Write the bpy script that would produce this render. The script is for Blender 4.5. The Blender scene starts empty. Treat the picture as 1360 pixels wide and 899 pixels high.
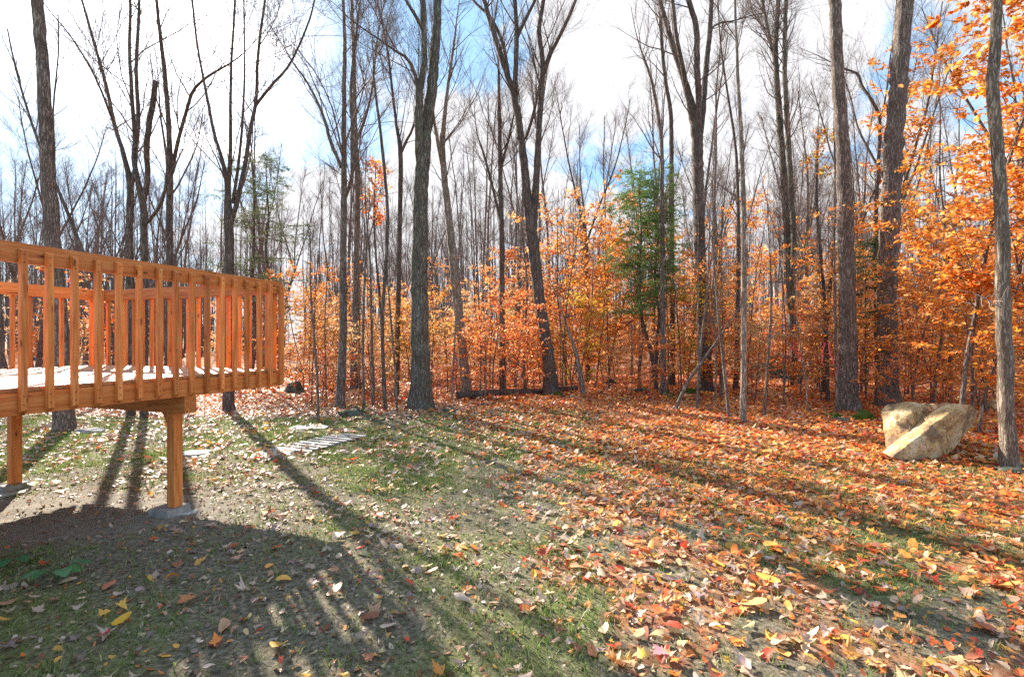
import bpy, bmesh, math, random
import numpy as np
from mathutils import Vector, Matrix, Euler

# ---------------------------------------------------------------- camera, sky, sun, exposure
S = bpy.context.scene
COL = S.collection
R = math.radians
FPX, CX, CY, EYE = 642.0, 680.0, 453.0, 1.65
cam_d = bpy.data.cameras.new("camera"); cam = bpy.data.objects.new("camera", cam_d); COL.objects.link(cam)
cam.location = (0, 0, EYE); cam.rotation_euler = (R(90), 0, 0)
cam_d.sensor_width = 36.0; cam_d.lens = 36.0 * FPX / 1360.0
cam_d.shift_y = 3.5 / 1360.0
cam_d.clip_start = 0.05; cam_d.clip_end = 2000
S.camera = cam

SUN_AZ, SUN_EL = R(-36.5), R(29.5)
sun_dir = Vector((math.sin(SUN_AZ) * math.cos(SUN_EL), math.cos(SUN_AZ) * math.cos(SUN_EL), math.sin(SUN_EL)))
sd = bpy.data.lights.new("sun", 'SUN'); sun = bpy.data.objects.new("sun", sd); COL.objects.link(sun)
sd.energy = 5.0; sd.angle = R(0.6); sd.color = (1.0, 0.93, 0.82)
sun.rotation_euler = sun_dir.to_track_quat('Z', 'Y').to_euler()
sun.location = (0, 0, 30)

W = bpy.data.worlds.new("World"); S.world = W; W.use_nodes = True
wn = W.node_tree; wn.nodes.clear()
def N(nt, t, **kw):
    n = nt.nodes.new(t)
    for k, v in kw.items():
        if k in n.inputs.keys(): n.inputs[k].default_value = v
        else: setattr(n, k, v)
    return n
def L(nt, a, ao, b, bi): nt.links.new(a.outputs[ao], b.inputs[bi])
sky = N(wn, 'ShaderNodeTexSky', sky_type='NISHITA', sun_disc=False, sun_elevation=SUN_EL, sun_rotation=SUN_AZ)
sky.air_density = 1.2; sky.dust_density = 0.6; sky.ozone_density = 1.5
bgs = N(wn, 'ShaderNodeBackground'); bgs.inputs['Strength'].default_value = 0.13
blu = N(wn, 'ShaderNodeMixRGB'); blu.inputs[0].default_value = 0.8; L(wn, sky, 0, blu, 1); blu.inputs[2].default_value = (1.0, 2.0, 3.3, 1)
L(wn, blu, 0, bgs, 0)
tc = N(wn, 'ShaderNodeTexCoord')
# clouds: noise on the direction projected on a flat layer overhead
sep = N(wn, 'ShaderNodeSeparateXYZ'); L(wn, tc, 'Generated', sep, 0)
mz = N(wn, 'ShaderNodeMath', operation='MAXIMUM'); L(wn, sep, 2, mz, 0); mz.inputs[1].default_value = 0.0
az = N(wn, 'ShaderNodeMath', operation='ADD'); L(wn, mz, 0, az, 0); az.inputs[1].default_value = 0.22
dx = N(wn, 'ShaderNodeMath', operation='DIVIDE'); L(wn, sep, 0, dx, 0); L(wn, az, 0, dx, 1)
dy = N(wn, 'ShaderNodeMath', operation='DIVIDE'); L(wn, sep, 1, dy, 0); L(wn, az, 0, dy, 1)
cmb = N(wn, 'ShaderNodeCombineXYZ'); L(wn, dx, 0, cmb, 0); L(wn, dy, 0, cmb, 1)
ns = N(wn, 'ShaderNodeTexNoise'); ns.inputs['Scale'].default_value = 2.6; ns.inputs['Detail'].default_value = 9; ns.inputs['Roughness'].default_value = 0.58
ns.inputs['Distortion'].default_value = 0.4
mpw = N(wn, 'ShaderNodeMapping'); mpw.inputs['Location'].default_value = (5, 12, 0.0)
L(wn, cmb, 0, mpw, 0); L(wn, mpw, 0, ns, 'Vector')
rmp = N(wn, 'ShaderNodeMapRange'); rmp.interpolation_type = 'SMOOTHSTEP'
rmp.inputs['From Min'].default_value = 0.28; rmp.inputs['From Max'].default_value = 0.44
# clearer patches of blue between the clouds
acc = ns; aout = 'Fac'
for hpx, hpy, hw, ham in ((450, 60, 16, 0.26), (625, 15, 9, 0.20), (15, 190, 20, 0.32), (825, 220, 8, 0.16), (1235, 130, 9, 0.17), (330, 190, 6, 0.14)):
    hd = Vector(((hpx - CX) / FPX, 1.0, -(hpy - CY) / FPX)).normalized()
    dt = N(wn, 'ShaderNodeVectorMath', operation='DOT_PRODUCT'); L(wn, tc, 'Generated', dt, 0); dt.inputs[1].default_value = tuple(hd)
    hr = N(wn, 'ShaderNodeMapRange'); hr.interpolation_type = 'SMOOTHSTEP'; hr.inputs['From Min'].default_value = math.cos(R(hw)); hr.inputs['From Max'].default_value = 1.0
    hr.inputs['To Max'].default_value = -ham; L(wn, dt, 'Value', hr, 'Value')
    ad_ = N(wn, 'ShaderNodeMath', operation='ADD'); L(wn, acc, aout, ad_, 0); L(wn, hr, 0, ad_, 1); acc = ad_; aout = 0
L(wn, acc, aout, rmp, 'Value')
# clouds brighten towards the sun
nrm = N(wn, 'ShaderNodeVectorMath', operation='DOT_PRODUCT'); L(wn, tc, 'Generated', nrm, 0)
nrm.inputs[1].default_value = tuple(sun_dir)
gl = N(wn, 'ShaderNodeMapRange'); gl.interpolation_type = 'SMOOTHSTEP'
gl.inputs['From Min'].default_value = 0.955; gl.inputs['From Max'].default_value = 1.0
gl.inputs['To Min'].default_value = 0.0; gl.inputs['To Max'].default_value = 1.0
L(wn, nrm, 'Value', gl, 'Value')
cst = N(wn, 'ShaderNodeMath', operation='MULTIPLY_ADD'); L(wn, gl, 0, cst, 0); cst.inputs[1].default_value = 1.0; cst.inputs[2].default_value = 0.40
bgc = N(wn, 'ShaderNodeBackground'); bgc.inputs['Color'].default_value = (0.97, 0.97, 1.0, 1)
L(wn, cst, 0, bgc, 'Strength')
hi = N(wn, 'ShaderNodeMapRange'); hi.interpolation_type = 'SMOOTHSTEP'
hi.inputs['From Min'].default_value = 0.62; hi.inputs['From Max'].default_value = 0.85; hi.inputs['To Min'].default_value = 1.0; hi.inputs['To Max'].default_value = 0.3
L(wn, sep, 2, hi, 'Value')
fr = N(wn, 'ShaderNodeMapRange'); fr.interpolation_type = 'SMOOTHSTEP'
fr.inputs['From Min'].default_value = -0.35; fr.inputs['From Max'].default_value = 0.15; fr.inputs['To Min'].default_value = 0.25; L(wn, sep, 1, fr, 'Value')
hm = N(wn, 'ShaderNodeMath', operation='MULTIPLY'); L(wn, hi, 0, hm, 0); L(wn, fr, 0, hm, 1)
cm_ = N(wn, 'ShaderNodeMath', operation='MULTIPLY'); L(wn, hm, 0, cm_, 0); L(wn, rmp, 0, cm_, 1)
mxf = N(wn, 'ShaderNodeMath', operation='MULTIPLY_ADD'); L(wn, gl, 0, mxf, 0); mxf.inputs[1].default_value = 0.6; L(wn, cm_, 0, mxf, 2)
mxf.use_clamp = True
mxw = N(wn, 'ShaderNodeMixShader'); L(wn, mxf, 0, mxw, 0); L(wn, bgs, 0, mxw, 1); L(wn, bgc, 0, mxw, 2)
wo = N(wn, 'ShaderNodeOutputWorld'); L(wn, mxw, 0, wo, 0)

S.view_settings.view_transform = 'Standard'; S.view_settings.look = 'None'
S.view_settings.exposure = 1.55; S.view_settings.gamma = 1.0; S.view_settings.use_curve_mapping = False
S.render.engine = 'CYCLES'
S.cycles.max_bounces = 6; S.cycles.diffuse_bounces = 3; S.cycles.glossy_bounces = 2
S.cycles.transmission_bounces = 4; S.cycles.transparent_max_bounces = 8
S.cycles.caustics_reflective = False; S.cycles.caustics_refractive = False
S.cycles.use_denoising = False

# ---------------------------------------------------------------- noise and terrain
def _hash(ix, iy, seed):
    n = (ix.astype(np.int64) * 374761393 + iy.astype(np.int64) * 668265263 + seed * 974634777) & 0x7fffffff
    n = ((n ^ (n >> 13)) * 1274126177) & 0x7fffffff
    n = (n ^ (n >> 16)) & 0x7fffffff
    return n / float(0x7fffffff)
def vnoise(x, y, seed=0):
    x = np.asarray(x, float); y = np.asarray(y, float)
    ix = np.floor(x); iy = np.floor(y); fx = x - ix; fy = y - iy
    fx = fx * fx * (3 - 2 * fx); fy = fy * fy * (3 - 2 * fy)
    ix = ix.astype(np.int64); iy = iy.astype(np.int64)
    a = _hash(ix, iy, seed); b = _hash(ix + 1, iy, seed); c = _hash(ix, iy + 1, seed); d = _hash(ix + 1, iy + 1, seed)
    return (a * (1 - fx) + b * fx) * (1 - fy) + (c * (1 - fx) + d * fx) * fy
def fbm(x, y, seed=0, oct=4):
    s = 0; a = 0.5; t = 0
    for i in range(oct):
        s = s + a * vnoise(x * 2 ** i, y * 2 ** i, seed + i * 7); t += a; a *= 0.5
    return s / t
def sstep(a, b, v):
    t = np.clip((v - a) / (b - a), 0, 1); return t * t * (3 - 2 * t)
def proj(x, y, z=0.0):
    yy = np.maximum(y, 0.3)
    return CX + FPX * x / yy, CY + FPX * (EYE - z) / yy
def lawn_edge(x):          # how far the mown lawn reaches (the woods begin behind it)
    return 11.0 + 0.6 * np.sin(x * 0.45 + 1.0) + 0.5 * (vnoise(x * 0.8, x * 0, 5) - 0.5) - np.clip(x - 2.0, 0, 6) * 0.35
def height(x, y):
    x = np.asarray(x, float); y = np.asarray(y, float)
    d = np.hypot(x, y)
    w = sstep(10.5, 16, y + 0 * x)
    h = 0.05 * (fbm(x * 0.35, y * 0.35, 3, 3) - 0.5) * sstep(2, 8, d)
    h = h + w * 0.5 * (fbm(x * 0.18 + 9, y * 0.18, 11, 3) - 0.52) * sstep(12, 22, y)
    h = h + w * 0.10 * (fbm(x * 1.1, y * 1.1, 21, 3) - 0.5)
    return h
def sand_mask(x, y):
    px, py = proj(x, y)
    m = np.exp(-(((x + 4.25) / 1.45) ** 2 + ((y - 4.55) / 0.8) ** 2) ** 1.5)
    return np.clip(m * 1.4, 0, 1)
def micro(x, y):
    lawn = 1 - sstep(-0.3, 0.6, y - lawn_edge(x))
    s = sand_mask(x, y)
    u, v = 0.83 * x + 0.56 * y, 0.83 * y - 0.56 * x
    m = 0.022 * (fbm(u * 5, v * 5, 31, 3) - 0.5) + 0.012 * (fbm(v * 13 + 3, u * 14, 37, 3) - 0.5)
    m = m + s * (0.06 * (fbm(x * 4, y * 4, 41, 4) - 0.35) + 0.012 * np.sin((y + 0.35 * x) * 42) * (fbm(x * 3, y * 3, 44, 2)))
    return m
def ground(x, y): return height(x, y) + micro(x, y)
def gz(x, y): return float(ground(np.array([x]), np.array([y]))[0])
def gpx(px, py):           # the ground point seen at a photo pixel
    Y = FPX * EYE / (py - CY)
    for _ in range(6):
        X = (px - CX) / FPX * Y
        Y = FPX * (EYE - gz(X, Y)) / (py - CY)
    X = (px - CX) / FPX * Y
    return X, Y, gz(X, Y)
def atp(px, py, Y): return Vector(((px - CX) / FPX * Y, Y, EYE - (py - CY) / FPX * Y))

# ---------------------------------------------------------------- tagging helpers
def tag(o, label=None, cat=None, group=None, kind=None):
    if label: o['label'] = label
    if cat: o['category'] = cat
    if group: o['group'] = group
    if kind: o['kind'] = kind
    return o
def empty(name, loc=(0, 0, 0), rz=0.0):
    o = bpy.data.objects.new(name, None); COL.objects.link(o); o.location = loc; o.rotation_euler = (0, 0, rz)
    o.empty_display_size = 0.2
    return o
def link(name, me, parent=None, loc=None):
    o = bpy.data.objects.new(name, me); COL.objects.link(o)
    if parent is not None: o.parent = parent
    if loc is not None: o.location = loc
    return o

class MB:
    """numpy mesh builder: pools of verts with tri / quad faces and a colour per vertex"""
    def __init__(s): s.v = []; s.q = []; s.t = []; s.c = []; s.n = 0
    def add(s, v, q=None, t=None, c=None):
        v = np.asarray(v, float).reshape(-1, 3)
        if q is not None and len(q): s.q.append(np.asarray(q, np.int64).reshape(-1, 4) + s.n)
        if t is not None and len(t): s.t.append(np.asarray(t, np.int64).reshape(-1, 3) + s.n)
        s.v.append(v)
        if c is not None: s.c.append(np.asarray(c, float).reshape(-1, 3))
        s.n += len(v)
    def mesh(s, name, mat, smooth=True):
        v = np.concatenate(s.v); me = bpy.data.meshes.new(name)
        q = np.concatenate(s.q) if s.q else np.zeros((0, 4), np.int64)
        t = np.concatenate(s.t) if s.t else np.zeros((0, 3), np.int64)
        me.vertices.add(len(v)); me.vertices.foreach_set('co', v.astype(np.float32).ravel())
        nl = len(q) * 4 + len(t) * 3
        me.loops.add(nl); me.loops.foreach_set('vertex_index', np.concatenate([q.ravel(), t.ravel()]).astype(np.int32))
        me.polygons.add(len(q) + len(t))
        st = np.concatenate([np.arange(len(q)) * 4, len(q) * 4 + np.arange(len(t)) * 3]).astype(np.int32)
        me.polygons.foreach_set('loop_start', st)
        try: me.polygons.foreach_set('loop_total', np.concatenate([np.full(len(q), 4), np.full(len(t), 3)]).astype(np.int32))
        except Exception: pass
        if smooth: me.polygons.foreach_set('use_smooth', np.ones(len(q) + len(t), bool))
        me.update(calc_edges=True)
        if s.c:
            c = np.concatenate(s.c); a = me.color_attributes.new('Col', 'FLOAT_COLOR', 'POINT')
            a.data.foreach_set('color', np.concatenate([c, np.ones((len(c), 1))], 1).astype(np.float32).ravel())
        me.validate()
        if mat: me.materials.append(mat)
        return me

def tubes(mb, P, Rr, n, lobes=None, cap=True):
    """P (N,k,3), Rr (N,k): N tubes of k rings with n sides in one go"""
    P = np.asarray(P, float); Rr = np.asarray(Rr, float); Nn, k, _ = P.shape
    if Nn == 0: return
    T = np.empty_like(P); T[:, 1:-1] = P[:, 2:] - P[:, :-2]; T[:, 0] = P[:, 1] - P[:, 0]; T[:, -1] = P[:, -1] - P[:, -2]
    T /= np.linalg.norm(T, axis=2, keepdims=True) + 1e-9
    ref = np.where(np.abs(T[:, :1, 2:3]) > 0.75, np.array([[[1., 0, 0]]]), np.array([[[0, 0, 1.]]]))
    ref = np.repeat(ref, k, 1)
    U = np.cross(ref, T); U /= np.linalg.norm(U, axis=2, keepdims=True) + 1e-9
    V = np.cross(T, U)
    a = np.arange(n) * 2 * np.pi / n
    rad = Rr[:, :, None] * (lobes if lobes is not None else 1.0) * np.ones((1, 1, n))
    ring = P[:, :, None, :] + rad[..., None] * (np.cos(a)[None, None, :, None] * U[:, :, None, :] + np.sin(a)[None, None, :, None] * V[:, :, None, :])
    base = (np.arange(Nn) * k * n)[:, None, None]
    j = (np.arange(k - 1) * n)[None, :, None]; i = np.arange(n)[None, None, :]; i2 = (i + 1) % n
    q = np.stack([base + j + i, base + j + i2, base + j + n + i2, base + j + n + i], -1)
    mb.add(ring.reshape(-1, 3), q=q.reshape(-1, 4))

def catmull(pts, m):
    pts = np.asarray(pts, float); p = np.vstack([2 * pts[0] - pts[1], pts, 2 * pts[-1] - pts[-2]])
    seg = np.linalg.norm(np.diff(pts[:, :3], axis=0), axis=1); cum = np.concatenate([[0], np.cumsum(seg)])
    out = []
    for s in np.linspace(0, cum[-1], m):
        i = min(len(seg) - 1, int(np.searchsorted(cum, s, 'right') - 1)); t = (s - cum[i]) / max(seg[i], 1e-9)
        a, b, c, d = p[i], p[i + 1], p[i + 2], p[i + 3]
        out.append(0.5 * ((2 * b) + (-a + c) * t + (2 * a - 5 * b + 4 * c - d) * t * t + (-a + 3 * b - 3 * c + d) * t ** 3))
    return np.array(out)

def spawn(rg, P, Rr, per, t0, t1, ang, ln, k, up=0.15, jit=0.12, rr=(0.35, 0.55), rmax=None, rend=0.0022, zfix=None, flat=0.0):
    """children of the polylines P: (N,k0,3) -> (M,k,3)"""
    Nn, k0, _ = P.shape
    M = Nn * per
    idx = np.repeat(np.arange(Nn), per)
    t = rg.uniform(t0, t1, M) * (k0 - 1)
    i = np.minimum(t.astype(int), k0 - 2); f = (t - i)[:, None]
    p = P[idx, i] * (1 - f) + P[idx, i + 1] * f
    d = P[idx, i + 1] - P[idx, i]; d /= np.linalg.norm(d, axis=1, keepdims=True) + 1e-9
    r0 = Rr[idx, i] * (1 - f[:, 0]) + Rr[idx, i + 1] * f[:, 0]
    rnd = rg.normal(size=(M, 3)); rnd[:, 2] *= (1 - flat)
    perp = rnd - d * (rnd * d).sum(1, keepdims=True); perp /= np.linalg.norm(perp, axis=1, keepdims=True) + 1e-9
    a = np.radians(rg.uniform(ang[0], ang[1], M))[:, None]
    d = d * np.cos(a) + perp * np.sin(a)
    if flat: d[:, 2] *= (1 - flat * 0.6); d /= np.linalg.norm(d, axis=1, keepdims=True)
    length = rg.uniform(ln[0], ln[1], M) * (1 - 0.45 * t / (k0 - 1))
    seg = length / (k - 1)
    out = np.empty((M, k, 3)); out[:, 0] = p
    for s in range(1, k):
        d = d + rg.normal(size=(M, 3)) * jit + np.array([0, 0, up])
        d /= np.linalg.norm(d, axis=1, keepdims=True)
        out[:, s] = out[:, s - 1] + d * seg[:, None]
    rs = r0 * rg.uniform(rr[0], rr[1], M)
    rs = np.minimum(rs, length * 0.016 + 0.0015)
    if rmax: rs = np.minimum(rs, rmax)
    rs = np.maximum(rs, rend)
    rad = rs[:, None] * (1 - np.linspace(0, 1, k))[None] ** 0.8 + rend * np.linspace(0, 1, k)[None] * 0.8
    return out, rad

LEAFV = np.array([[0, 0, 0], [.28, .24, .05], [.68, .22, .045], [1, 0, -.02], [.68, -.22, .045], [.28, -.24, .05]])
LEAFQ = np.array([[0, 3, 2, 1], [0, 5, 4, 3]])
def leaf_cloud(mb, rg, pos, dirs, size, width=1.0, up_jit=0.35, cols=None, droop=0.0):
    M = len(pos)
    d = dirs / (np.linalg.norm(dirs, axis=1, keepdims=True) + 1e-9)
    up = np.array([0, 0, 1.]) + rg.normal(size=(M, 3)) * up_jit
    y = np.cross(up, d); y /= np.linalg.norm(y, axis=1, keepdims=True) + 1e-9
    z = np.cross(d, y)
    s = size[:, None, None]
    fold = rg.uniform(-1.5, 3.5, M)[:, None, None]
    v = pos[:, None] + s * (LEAFV[None, :, 0:1] * d[:, None] + width * LEAFV[None, :, 1:2] * y[:, None] + fold * LEAFV[None, :, 2:3] * z[:, None])
    q = (LEAFQ[None] + (np.arange(M) * 6)[:, None, None])
    c = None
    if cols is not None: c = np.repeat(cols, 6, 0)
    mb.add(v.reshape(-1, 3), q=q.reshape(-1, 4), c=c)
def leaves_on(mb, rg, P, per, size, cols_fn, spread=60, jit=0.35, droop=0.15, t0=0.1, width=1.0, flat=0.6):
    Nn, k, _ = P.shape; M = Nn * per; idx = np.repeat(np.arange(Nn), per)
    t = rg.uniform(t0, 1, M) * (k - 1); i = np.minimum(t.astype(int), k - 2); f = (t - i)[:, None]
    p = P[idx, i] * (1 - f) + P[idx, i + 1] * f
    d = P[idx, i + 1] - P[idx, i]; d /= np.linalg.norm(d, axis=1, keepdims=True) + 1e-9
    perp = rg.normal(size=(M, 3)); perp[:, 2] *= (1 - flat); perp -= d * (perp * d).sum(1, keepdims=True)
    perp /= np.linalg.norm(perp, axis=1, keepdims=True) + 1e-9
    a = np.radians(spread) * rg.uniform(0.4, 1.2, M)[:, None]
    dd = d * np.cos(a) + perp * np.sin(a); dd[:, 2] -= droop * rg.uniform(0, 2, M)
    leaf_cloud(mb, rg, p, dd, rg.uniform(size[0], size[1], M), width, jit, cols_fn(M))

# ---------------------------------------------------------------- materials
def newmat(name):
    m = bpy.data.materials.new(name); m.use_nodes = True; nt = m.node_tree; nt.nodes.clear()
    return m, nt
def out(nt, sh, o='BSDF'):
    u = N(nt, 'ShaderNodeOutputMaterial'); L(nt, sh, o, u, 'Surface')
def ramp(nt, stops):
    r = N(nt, 'ShaderNodeValToRGB'); e = r.color_ramp.elements
    while len(e) < len(stops): e.new(0.5)
    for i, (p, c) in enumerate(stops): e[i].position = p; e[i].color = (*c, 1)
    return r
def bark_mat(name, dark, mid, light, moss=0.0, scale=1.0):
    m, nt = newmat(name)
    co = N(nt, 'ShaderNodeTexCoord'); mp = N(nt, 'ShaderNodeMapping'); mp.inputs['Scale'].default_value = (1, 1, 0.16)
    L(nt, co, 'Object', mp, 0)
    n1 = N(nt, 'ShaderNodeTexNoise'); n1.inputs['Scale'].default_value = 22 * scale; n1.inputs['Detail'].default_value = 5; n1.inputs['Roughness'].default_value = 0.55
    L(nt, mp, 0, n1, 'Vector')
    v1 = N(nt, 'ShaderNodeTexVoronoi', feature='DISTANCE_TO_EDGE'); v1.inputs['Scale'].default_value = 20 * scale
    nd = N(nt, 'ShaderNodeMixRGB', blend_type='LINEAR_LIGHT'); nd.inputs[0].default_value = 0.09
    L(nt, mp, 0, nd, 1); L(nt, n1, 'Color', nd, 2); L(nt, nd, 0, v1, 'Vector')
    vr = N(nt, 'ShaderNodeMapRange'); vr.inputs['From Max'].default_value = 0.2; vr.inputs['To Min'].default_value = 0.25; L(nt, v1, 'Distance', vr, 'Value')
    n2 = N(nt, 'ShaderNodeTexNoise'); n2.inputs['Scale'].default_value = 2.3; n2.inputs['Detail'].default_value = 5; L(nt, co, 'Object', n2, 'Vector')
    mul = N(nt, 'ShaderNodeMath', operation='MULTIPLY'); L(nt, vr, 0, mul, 0); L(nt, n1, 'Fac', mul, 1)
    add = N(nt, 'ShaderNodeMath', operation='MULTIPLY_ADD'); L(nt, n2, 'Fac', add, 0); add.inputs[1].default_value = 0.45; L(nt, mul, 0, add, 2)
    r = ramp(nt, [(0.22, dark), (0.5, mid), (0.85, light)]); L(nt, add, 0, r, 0)
    n3 = N(nt, 'ShaderNodeTexNoise'); n3.inputs['Scale'].default_value = 5.5; n3.inputs['Detail'].default_value = 8; n3.inputs['Roughness'].default_value = 0.7; L(nt, co, 'Object', n3, 'Vector')
    mr = N(nt, 'ShaderNodeMapRange'); mr.inputs['From Min'].default_value = 0.56; mr.inputs['From Max'].default_value = 0.66; mr.inputs['To Max'].default_value = moss
    L(nt, n3, 'Fac', mr, 'Value')
    mx = N(nt, 'ShaderNodeMixRGB'); L(nt, mr, 0, mx, 0); L(nt, r, 0, mx, 1); mx.inputs[2].default_value = (0.16, 0.19, 0.09, 1)
    b = N(nt, 'ShaderNodeBsdfPrincipled'); b.inputs['Roughness'].default_value = 0.9; b.inputs['Specular IOR Level'].default_value = 0.25
    L(nt, mx, 0, b, 'Base Color')
    bp = N(nt, 'ShaderNodeBump'); bp.inputs['Strength'].default_value = 1.0; bp.inputs['Distance'].default_value = 0.035
    L(nt, mul, 0, bp, 'Height'); L(nt, bp, 0, b, 'Normal')
    out(nt, b); return m
def plain(name, col, rough=0.85, spec=0.3, noise=0.0, nscale=8.0, bump=0.0):
    m, nt = newmat(name)
    b = N(nt, 'ShaderNodeBsdfPrincipled'); b.inputs['Roughness'].default_value = rough; b.inputs['Specular IOR Level'].default_value = spec
    co = N(nt, 'ShaderNodeTexCoord'); n1 = N(nt, 'ShaderNodeTexNoise'); n1.inputs['Scale'].default_value = nscale; n1.inputs['Detail'].default_value = 8; n1.inputs['Roughness'].default_value = 0.65
    L(nt, co, 'Object', n1, 'Vector')
    lo = tuple(c * (1 - noise) for c in col); hi = tuple(min(1, c * (1 + noise)) for c in col)
    r = ramp(nt, [(0.3, lo), (0.7, hi)]); L(nt, n1, 'Fac', r, 0); L(nt, r, 0, b, 'Base Color')
    if bump:
        bp = N(nt, 'ShaderNodeBump'); bp.inputs['Strength'].default_value = 0.8; bp.inputs['Distance'].default_value = bump
        L(nt, n1, 'Fac', bp, 'Height'); L(nt, bp, 0, b, 'Normal')
    out(nt, b); return m
def leaf_mat(name, trans=0.45, rough=0.5, spec=0.4, veins=True):
    m, nt = newmat(name)
    at = N(nt, 'ShaderNodeAttribute'); at.attribute_name = 'Col'
    co = N(nt, 'ShaderNodeTexCoord'); n1 = N(nt, 'ShaderNodeTexNoise'); n1.inputs['Scale'].default_value = 40; n1.inputs['Detail'].default_value = 3
    L(nt, co, 'Object', n1, 'Vector')
    br = N(nt, 'ShaderNodeMapRange'); br.inputs['To Min'].default_value = 0.72; br.inputs['To Max'].default_value = 1.28; L(nt, n1, 'Fac', br, 'Value')
    mc = N(nt, 'ShaderNodeVectorMath', operation='SCALE'); L(nt, at, 'Color', mc, 0); L(nt, br, 0, mc, 'Scale')
    b = N(nt, 'ShaderNodeBsdfPrincipled'); b.inputs['Roughness'].default_value = rough; b.inputs['Specular IOR Level'].default_value = spec
    L(nt, mc, 0, b, 'Base Color')
    t = N(nt, 'ShaderNodeBsdfTranslucent'); L(nt, mc, 0, t, 'Color')
    mx = N(nt, 'ShaderNodeMixShader'); mx.inputs[0].default_value = trans; L(nt, b, 0, mx, 1); L(nt, t, 0, mx, 2)
    out(nt, mx, 0); return m
def wood_mat(name, dark, mid, light, rough=0.5, spec=0.4):
    m, nt = newmat(name)
    co = N(nt, 'ShaderNodeTexCoord'); oi = N(nt, 'ShaderNodeObjectInfo')
    ad = N(nt, 'ShaderNodeVectorMath', operation='MULTIPLY_ADD')
    L(nt, oi, 'Random', ad, 0); ad.inputs[1].default_value = (37, 19, 53); L(nt, co, 'Object', ad, 2)
    mp = N(nt, 'ShaderNodeMapping'); mp.inputs['Scale'].default_value = (0.9, 14, 14); L(nt, ad, 0, mp, 0)
    n1 = N(nt, 'ShaderNodeTexNoise'); n1.inputs['Scale'].default_value = 3.5; n1.inputs['Detail'].default_value = 6; n1.inputs['Roughness'].default_value = 0.6; n1.inputs['Distortion'].default_value = 0.6
    L(nt, mp, 0, n1, 'Vector')
    mp2 = N(nt, 'ShaderNodeMapping'); mp2.inputs['Scale'].default_value = (3.2, 11, 11); L(nt, ad, 0, mp2, 0)
    v = N(nt, 'ShaderNodeTexVoronoi'); v.inputs['Scale'].default_value = 1.1; L(nt, mp2, 0, v, 'Vector')
    kn = N(nt, 'ShaderNodeMapRange'); kn.inputs['From Min'].default_value = 0.05; kn.inputs['From Max'].default_value = 0.16
    L(nt, v, 'Distance', kn, 'Value')
    r = ramp(nt, [(0.3, dark), (0.5, mid), (0.72, light)]); L(nt, n1, 'Fac', r, 0)
    vm = N(nt, 'ShaderNodeMapRange'); vm.inputs['To Min'].default_value = 0.70; vm.inputs['To Max'].default_value = 1.25; L(nt, oi, 'Random', vm, 'Value')
    sc = N(nt, 'ShaderNodeVectorMath', operation='SCALE'); L(nt, r, 0, sc, 0); L(nt, vm, 0, sc, 'Scale')
    mx = N(nt, 'ShaderNodeMixRGB'); L(nt, kn, 0, mx, 0); mx.inputs[1].default_value = (*[c * 0.35 for c in dark], 1); L(nt, sc, 0, mx, 2)
    b = N(nt, 'ShaderNodeBsdfPrincipled'); b.inputs['Roughness'].default_value = rough; b.inputs['Specular IOR Level'].default_value = spec
    L(nt, mx, 0, b, 'Base Color')
    bp = N(nt, 'ShaderNodeBump'); bp.inputs['Strength'].default_value = 0.5; bp.inputs['Distance'].default_value = 0.002
    L(nt, n1, 'Fac', bp, 'Height'); L(nt, bp, 0, b, 'Normal')
    out(nt, b); return m

M_BARK = bark_mat('bark_grey_brown', (0.065, 0.047, 0.038), (0.20, 0.15, 0.12), (0.38, 0.31, 0.26), 0.35)
M_BARK_MOSS = bark_mat('bark_mossy', (0.05, 0.042, 0.033), (0.15, 0.125, 0.095), (0.30, 0.28, 0.22), 0.8)
M_BARK_PALE = bark_mat('bark_pale', (0.12, 0.09, 0.07), (0.31, 0.245, 0.19), (0.56, 0.47, 0.38), 0.45)
M_BARK_TAN = bark_mat('bark_tan', (0.09, 0.065, 0.048), (0.26, 0.195, 0.145), (0.46, 0.37, 0.28), 0.6)
M_BARK_DARK = bark_mat('bark_dark', (0.05, 0.037, 0.031), (0.145, 0.11, 0.09), (0.27, 0.22, 0.185), 0.2)
M_TWIG = plain('twig', (0.17, 0.125, 0.105), 0.85, 0.3, 0.3, 3)
M_TWIG_PALE = plain('dead_twig', (0.42, 0.38, 0.33), 0.85, 0.3, 0.2, 6)
M_LEAF = leaf_mat('autumn_leaf', 0.6, 0.5, 0.4)
M_LITTER = leaf_mat('leaf_litter', 0.25, 0.5, 0.35)
M_NEEDLE = leaf_mat('needles', 0.3, 0.6, 0.3)
M_GRASS = leaf_mat('grass', 0.35, 0.5, 0.4)
M_CEDAR = wood_mat('stained_cedar', (0.48, 0.12, 0.026), (0.71, 0.225, 0.052), (0.86, 0.39, 0.13), 0.5, 0.35)
M_FLOOR = wood_mat('deck_floor_board', (0.34, 0.13, 0.04), (0.48, 0.21, 0.08), (0.60, 0.31, 0.14), 0.42, 0.4)
M_CONC = plain('concrete', (0.31, 0.29, 0.265), 0.9, 0.3, 0.4, 14, 0.004)
M_SLAB = plain('flagstone', (0.42, 0.42, 0.38), 0.7, 0.4, 0.4, 9, 0.005)
M_PALLET = wood_mat('weathered_wood', (0.22, 0.21, 0.18), (0.40, 0.385, 0.35), (0.54, 0.52, 0.48), 0.6, 0.4)
M_ROCKMOSS = plain('mossy_rock', (0.10, 0.105, 0.075), 0.95, 0.2, 0.7, 7, 0.03)
M_SCREW = plain('screw', (0.10, 0.06, 0.04), 0.5)
M_MOSS = plain('moss', (0.07, 0.10, 0.015), 0.95, 0.1, 0.6, 30, 0.02)
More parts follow.
